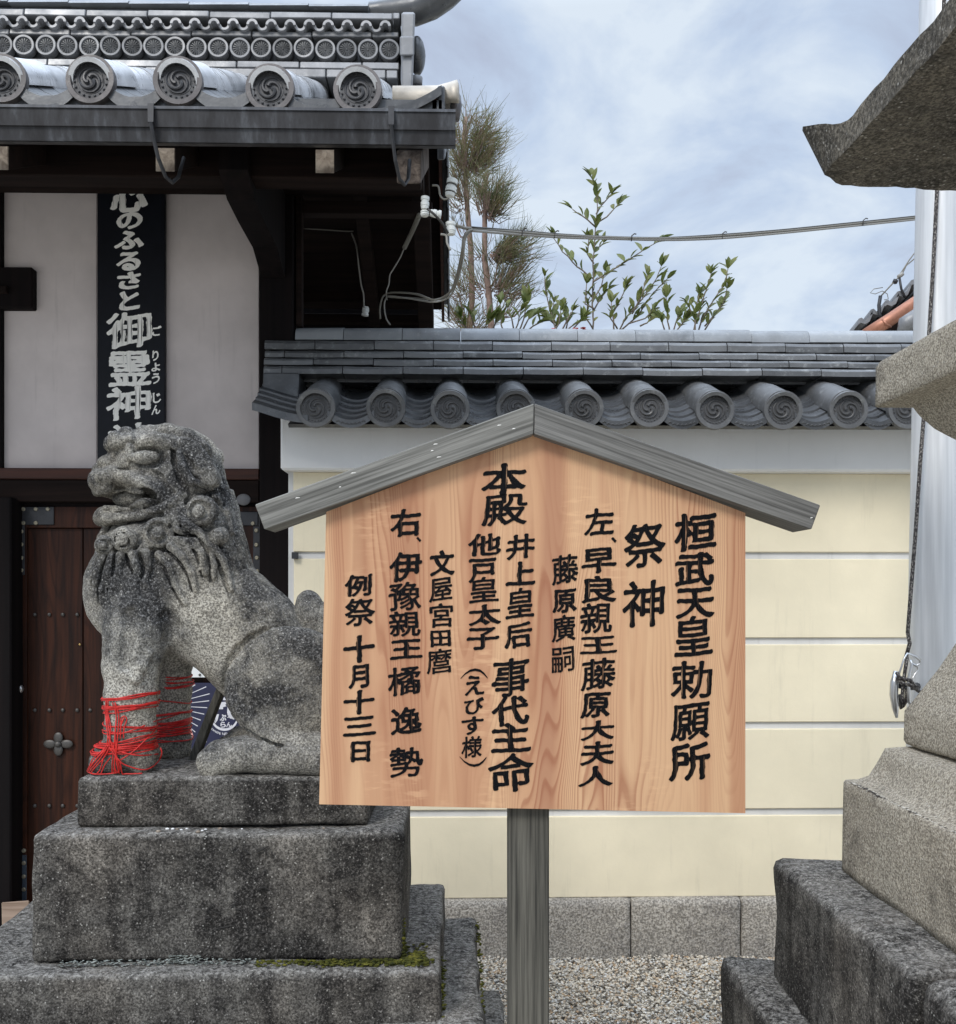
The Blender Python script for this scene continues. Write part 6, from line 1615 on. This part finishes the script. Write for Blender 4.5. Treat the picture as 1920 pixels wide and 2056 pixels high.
cable('drop_cable', [(950, 463, 3.12), (941, 468, 3.1), (934, 482, 3.1), (931, 507, 3.12), (926, 537, 3.22), (917, 568, 3.32), (906, 592, 3.38), (888, 603, 3.4), (868, 606, 3.4), (850, 604, 3.7), (800, 596, 4.2), (780, 595, 4.4), (773, 604, 4.4), (772, 620, 4.4), (776, 640, 4.4), (784, 652, 4.4)], .0034, M['wire_white'], 'paler thin cable looping beside the thick grey one')
cable('indoor_wire', [(842, 432, 4.0), (828, 465, 4.3), (812, 498, 4.4)], .011, M['wire_grey'], 'stiff grey conduit slanting across the dark gable')
cable('indoor_wire', [(812, 498, 4.4), (803, 518, 4.4), (790, 540, 4.4), (783, 552, 4.4), (781, 570, 4.4), (776, 585, 4.4), (777, 602, 4.4)], .003, M['wire_white'], 'thin pale wire hanging from the slanting conduit')
cable('indoor_wire', [(606, 458, 4.5), (650, 461, 4.5), (695, 464, 4.5), (710, 464, 4.5)], .003, M['wire_grey'], 'thin wire running level in the dark gable from the post')
cable('indoor_wire', [(706, 468, 4.5), (716, 495, 4.5), (720, 530, 4.5), (725, 570, 4.5), (730, 590, 4.5), (731, 618, 4.5)], .0035, M['wire_white'], 'thin pale wire hanging down to the small low knob')
cable('indoor_wire', [(778, 595, 4.4), (800, 597, 4.4), (845, 600, 4.3), (858, 602, 3.9)], .005, M['wire_grey'], 'short grey wire along the back purlin')
cable('tie_wire', [(858, 419, 2.96), (872, 430, 2.96), (888, 448, 2.98), (900, 468, 3.0)], .004, M['wire_dark'], 'black wire slanting between the white insulators')
cable('tie_wire', [(885, 470, 3.0), (896, 473, 3.0), (898, 488, 3.0), (905, 502, 3.0)], .0035, M['wire_white'], 'white curled wire end below the lowest insulator')
cable('tie_wire', [(868, 372, 3.0), (880, 374, 3.0), (884, 392, 3.0), (892, 400, 3.0), (902, 397, 3.0)], .003, M['wire_grey'], 'short grey wire looping to the highest banded insulator')

# ------------------------------------------------------------------ gravel
rsn = np.random.RandomState(12)
t = (1 + 5 ** .5) / 2
ico = np.array([(-1, t, 0), (1, t, 0), (-1, -t, 0), (1, -t, 0), (0, -1, t), (0, 1, t), (0, -1, -t), (0, 1, -t), (t, 0, -1), (t, 0, 1), (-t, 0, -1), (-t, 0, 1)]) / math.sqrt(1 + t * t)
icf = np.array([(0, 11, 5), (0, 5, 1), (0, 1, 7), (0, 7, 10), (0, 10, 11), (1, 5, 9), (5, 11, 4), (11, 10, 2), (10, 7, 6), (7, 1, 8), (3, 9, 4), (3, 4, 2), (3, 2, 6), (3, 6, 8), (3, 8, 9), (4, 9, 5), (2, 4, 11), (6, 2, 10), (8, 6, 7), (9, 8, 1)])
N = 34000
gx_ = rsn.uniform(-.25, 1.55, N); gy_ = 2.75 + (3.915 - 2.75) * rsn.uniform(0, 1, N) ** .7
sz = .0034 + .0042 * rsn.uniform(0, 1, N) ** 1.8
sc = np.stack([rsn.uniform(.8, 1.5, N), rsn.uniform(.7, 1.2, N), rsn.uniform(.5, .8, N)], 1) * sz[:, None]
an = rsn.uniform(0, 6.28, N); tl = rsn.uniform(-.5, .5, N)
v = ico[None] * (1 + rsn.uniform(-.13, .13, (N, 12, 1))) * sc[:, None, :]
x_, y_, z_ = v[..., 0], v[..., 1], v[..., 2]
x2 = x_ * np.cos(tl)[:, None] - z_ * np.sin(tl)[:, None]; z2_ = x_ * np.sin(tl)[:, None] + z_ * np.cos(tl)[:, None]
x3 = x2 * np.cos(an)[:, None] - y_ * np.sin(an)[:, None]; y3 = x2 * np.sin(an)[:, None] + y_ * np.cos(an)[:, None]
hz_ = rsn.uniform(-.008, .006, N) + .006 * np.sin(gx_ * 9) * np.sin(gy_ * 7)
v = np.stack([x3 + gx_[:, None], y3 + gy_[:, None], z2_ + hz_[:, None]], 2).reshape(-1, 3)
f = (icf[None] + (np.arange(N) * 12)[:, None, None]).reshape(-1, 3)
me = npmesh('gravel', v, f, M['gravel'], True)
at = me.attributes.new('tint', 'FLOAT', 'POINT'); at.data.foreach_set('value', np.repeat(rsn.uniform(0, 1, N), 12).astype(np.float32))
g_ = obj('gravel', me); g_['kind'] = 'stuff'; g_['label'] = 'pale mixed gravel spread before the wall footing'

# ------------------------------------------------------------------ plants beyond the wall
def leaf_mesh(L=.055, w_=.022):
    b = MB(); V = []; 
    for i, t_ in enumerate((0, .25, .55, .8, 1)):
        hw = w_ * .5 * (0, .75, 1, .62, 0)[i]; dz = -.10 * L * t_ * t_ * 4 * .5
        V += [(-hw, t_ * L, dz + hw * .45), (0, t_ * L, dz), (hw, t_ * L, dz + hw * .45)]
    for i in range(4):
        for q in range(2): b.f.append((i * 3 + q, i * 3 + q + 1, i * 3 + 3 + q + 1, i * 3 + 3 + q))
    b.v = V; me = bpy.data.meshes.new('leaf'); me.from_pydata(V, [], b.f); me.materials.append(M['leaf'])
    me.polygons.foreach_set('use_smooth', [True] * len(me.polygons)); me.update(); return me
LM = [leaf_mesh(.074, .031), leaf_mesh(.060, .027), leaf_mesh(.084, .031)]
def shrub(label, base, stems, Y, seed, dens=1.0, lsc=1.0, berries=0):
    rs = random.Random(seed); c0_ = P(*base, Y)
    t = root('evergreen_shrub', (c0_[0], Y, 0), label, 'shrub', 'glossy-leaved shrubs behind the boundary wall')
    b = MB(); leaves = []
    for pp in stems:
        Yo = Y + rs.uniform(-.12, .12); pts = [Vector(P(x, y, Yo + rs.uniform(-.02, .02))) for x, y in pp]
        # refine
        out_ = []
        for i in range(len(pts) - 1):
            m = max(2, int((pts[i + 1] - pts[i]).length / .03))
            for j in range(m): out_.append(pts[i].lerp(pts[i + 1], j / m) + Vector((rs.uniform(-.003, .003),) * 3))
        out_.append(pts[-1]); n = len(out_)
        b.tube(out_, [.0040 * (1 - .75 * i / n) + .0010 for i in range(n)], 5)
        for i in range(2, n):
            if rs.random() < .85 * dens:
                d = (out_[i] - out_[max(i - 1, 0)]).normalized()
                for sd_ in ((1,) if rs.random() < .45 else (1, -1)):
                    side = Vector((sd_ * rs.uniform(.3, 1), rs.uniform(-.8, .8), rs.uniform(.1, .9))); leaves.append((out_[i], (d * rs.uniform(.5, 1.1) + side * .75).normalized()))
        for k in range(3): leaves.append((out_[-1], ((out_[-1] - out_[-2]).normalized() + Vector((rs.uniform(-.5, .5), rs.uniform(-.5, .5), rs.uniform(0, .5)))).normalized()))
    # a trunk down to the ground
    b.tube([(c0_[0], Y, 0), (c0_[0] + .01, Y, c0_[2] * .5), c0_], [.014, .012, .008], 6)
    part('stems', b, M['twig'], t, True)
    for p, d in leaves[:280]:
        o = bpy.data.objects.new('leaf', rs.choice(LM)); COL.objects.link(o); o.parent = t
        up = Vector((rs.uniform(-.6, .6), rs.uniform(-.9, .2), 1)).normalized(); x = d.cross(up).normalized(); u2 = x.cross(d).normalized()
        s_ = lsc * rs.uniform(.7, 1.15); mt = Matrix((x * s_, d * s_, u2 * s_)).transposed().to_4x4(); mt.translation = p - Vector(t.location); o.matrix_local = mt
    return t
shrub('tallest slender shrub whose leader crosses the cable', (1192, 668), [[(1192, 670), (1190, 600), (1192, 520), (1196, 460), (1200, 420), (1199, 385), (1187, 352)], [(1191, 560), (1160, 535), (1130, 505), (1112, 478)], [(1192, 565), (1225, 545), (1265, 520), (1300, 497), (1325, 483)], [(1196, 455), (1180, 442), (1150, 420)], [(1198, 448), (1218, 436), (1240, 412)], [(1197, 430), (1208, 412), (1228, 390)], [(1192, 620), (1175, 610), (1178, 570)], [(1192, 625), (1205, 600), (1222, 580)], [(1192, 600), (1208, 575), (1215, 545)], [(1190, 660), (1178, 640), (1180, 612)], [(1192, 530), (1180, 510), (1182, 482)], [(1193, 500), (1205, 495), (1212, 488)]], 5.2, 1, 1.0)
shrub('spreading shrub right of the tallest one, reaching up and right', (1240, 668), [[(1240, 672), (1255, 640), (1290, 600), (1318, 560), (1328, 535)], [(1245, 665), (1280, 635), (1310, 590), (1340, 560)], [(1235, 670), (1230, 630), (1252, 590), (1258, 575)], [(1262, 650), (1295, 640), (1312, 622)], [(1240, 660), (1226, 640), (1228, 608)], [(1270, 630), (1290, 590), (1300, 552)], [(1285, 655), (1300, 648), (1306, 640)]], 5.1, 2, 1.1)
shrub('low leafy shrub at the left of the tallest one', (1120, 668), [[(1128, 672), (1148, 655), (1160, 648)], [(1115, 672), (1118, 655), (1100, 640)], [(1120, 672), (1105, 620), (1096, 585), (1094, 556)], [(1125, 670), (1140, 640), (1150, 625)], [(1118, 668), (1110, 640), (1112, 608)], [(1135, 672), (1140, 650), (1130, 618)], [(1140, 672), (1160, 650), (1172, 640)], [(1110, 670), (1122, 650), (1126, 625)]], 5.0, 3, 1.3)
shrub('bushy shrub standing by itself farthest right', (1400, 668), [[(1400, 672), (1410, 640), (1435, 600), (1455, 570), (1462, 540)], [(1398, 672), (1395, 630), (1405, 590)], [(1390, 672), (1400, 640), (1428, 550)], [(1410, 672), (1430, 640), (1452, 610), (1460, 580)], [(1400, 650), (1385, 620), (1380, 608)], [(1415, 655), (1440, 625), (1448, 612)]], 5.15, 4, 1.3)
shrub('low dark clump just left of the lone right-hand shrub', (1345, 668), [[(1345, 672), (1340, 630), (1338, 598)], [(1350, 672), (1360, 640), (1366, 630)], [(1340, 672), (1330, 650), (1326, 640)], [(1352, 672), (1370, 650), (1378, 640)]], 5.1, 5, 1.5)
shrub('low shrub at the foot of the conifers beside the gate', (1040, 668), [[(1040, 672), (1052, 640), (1058, 600)], [(1035, 672), (1028, 640), (1020, 618)], [(1045, 672), (1062, 640), (1078, 630)], [(1050, 672), (1070, 655), (1084, 648)], [(1010, 672), (1006, 640), (1005, 612)], [(1030, 672), (1040, 650), (1046, 625)]], 4.95, 6, 1.4)
shrub('low sprig with broad leaves nearest the dark gate verge', (960, 668), [[(960, 672), (952, 650), (945, 632)], [(965, 672), (975, 655), (985, 640)], [(940, 672), (936, 655), (925, 640)], [(985, 672), (995, 650), (1000, 640)]], 4.9, 7, 1.5)
for i, (x, y, lb) in enumerate(((1112, 660, 'small red blossom low among the leaves left of the tallest shrub'), (1156, 660, 'small red blossom halfway between its two neighbours above the ridge'), (1172, 659, 'small red blossom touching the stem of the tallest shrub'))):
    b = MB(); c_ = P(x, y, 5.0); rs = random.Random(i)
    for k in range(5): b.ball((c_[0] + rs.uniform(-.010, .010), 5.0 + rs.uniform(-.01, .01), c_[2] + rs.uniform(-.006, .006)), .007, 6, 4, (1.3, 1, .6))
    top('flower', b, M['flower'], lb, 'flower', c_, True, group='red blossoms above the wall ridge')
def conifer(label, trunk, masses, Y, seed):
    rs = random.Random(seed); c0_ = P(*trunk[0], Y)
    t = root('conifer_tree', (c0_[0], Y, 0), label, 'conifer', 'slender conifers behind the wall by the gate')
    b = MB(); trunk = [(x + rs.uniform(-3, 3), y) for x, y in trunk]; pts = [(c0_[0], Y, 0)] + [P(x, y, Y) for x, y in trunk]; n = len(pts)
    b.tube(pts, [.021 - .012 * i / n for i in range(n)], 8); part('trunk', b, M['bark'], t, True)
    tp = [Vector(P(x, y, Y)) for x, y in trunk]
    br = MB(); V = []; Fc = []
    def strand(p, d, L, seg=6, w_=.0017):
        dirv = d.normalized(); q = Vector(p); sdv = dirv.cross(Vector((rs.uniform(-1, 1), rs.uniform(-1, 1), rs.uniform(-1, 1)))).normalized(); prev = None
        for i in range(seg + 1):
            hw = w_ * (1 - .7 * i / seg); o = len(V); V.append(tuple(q - sdv * hw)); V.append(tuple(q + sdv * hw))
            if i: Fc.append((o - 2, o - 1, o + 1, o))
            q = q + dirv * (L / seg); dirv = (dirv + Vector((rs.uniform(-.15, .15), rs.uniform(-.15, .15), .09 if i < 3 else .05))).normalized()
    for (cx_, cy_, rx, ry, cnt) in masses:
        for _ in range(cnt):
            # anchor of a branch on the trunk, tip inside the mass
            while True:
                u, v_, w2 = rs.uniform(-1, 1), rs.uniform(-1, 1), rs.uniform(-1, 1)
                if u * u + v_ * v_ + w2 * w2 < 1: break
            tip = Vector(P(cx_ + u * rx, cy_ + v_ * ry, Y + w2 * rx / 1920 * Y))
            an_ = min(tp, key=lambda q: abs(q.z - (tip.z - .12))); mid = an_.lerp(tip, .55) + Vector((0, 0, -.03))
            br.tube([an_.lerp(tip, .35), mid, tip], [.0035, .0028, .0016], 4)
            dm = (tip - an_).normalized()
            for k in range(rs.randint(5, 8)):
                f_ = rs.uniform(.5, 1.05); p = an_.lerp(tip, f_); strand(p, dm + Vector((rs.uniform(-1, 1), rs.uniform(-1, 1), rs.uniform(-.6, .8))), rs.uniform(.08, .17))
    me = npmesh('crown', np.array(V) - np.array(t.location), np.array(Fc), M['needle'], False); obj('crown', me, t, t.location)
    bo = part('branches', br, M['bark'], t); bo['kind'] = 'stuff'
conifer('taller conifer with brown-tipped fronds closest to the gate verge', [(945, 660), (946, 600), (944, 500), (940, 420), (935, 350), (930, 290), (935, 235)],
        [(950, 275, 58, 66, 120), (930, 335, 48, 55, 70), (980, 300, 38, 50, 50), (918, 400, 26, 70, 26), (912, 590, 40, 60, 36), (940, 645, 60, 25, 40)], 5.6, 1)
conifer('shorter conifer with drooping green fronds right of the taller one', [(984, 660), (980, 600), (976, 520), (976, 440), (975, 400), (970, 370)],
        [(985, 385, 45, 50, 80), (1010, 410, 34, 34, 34), (1050, 500, 38, 48, 66), (1015, 520, 48, 45, 56), (1035, 580, 55, 26, 40), (955, 540, 30, 60, 26)], 5.4, 2)
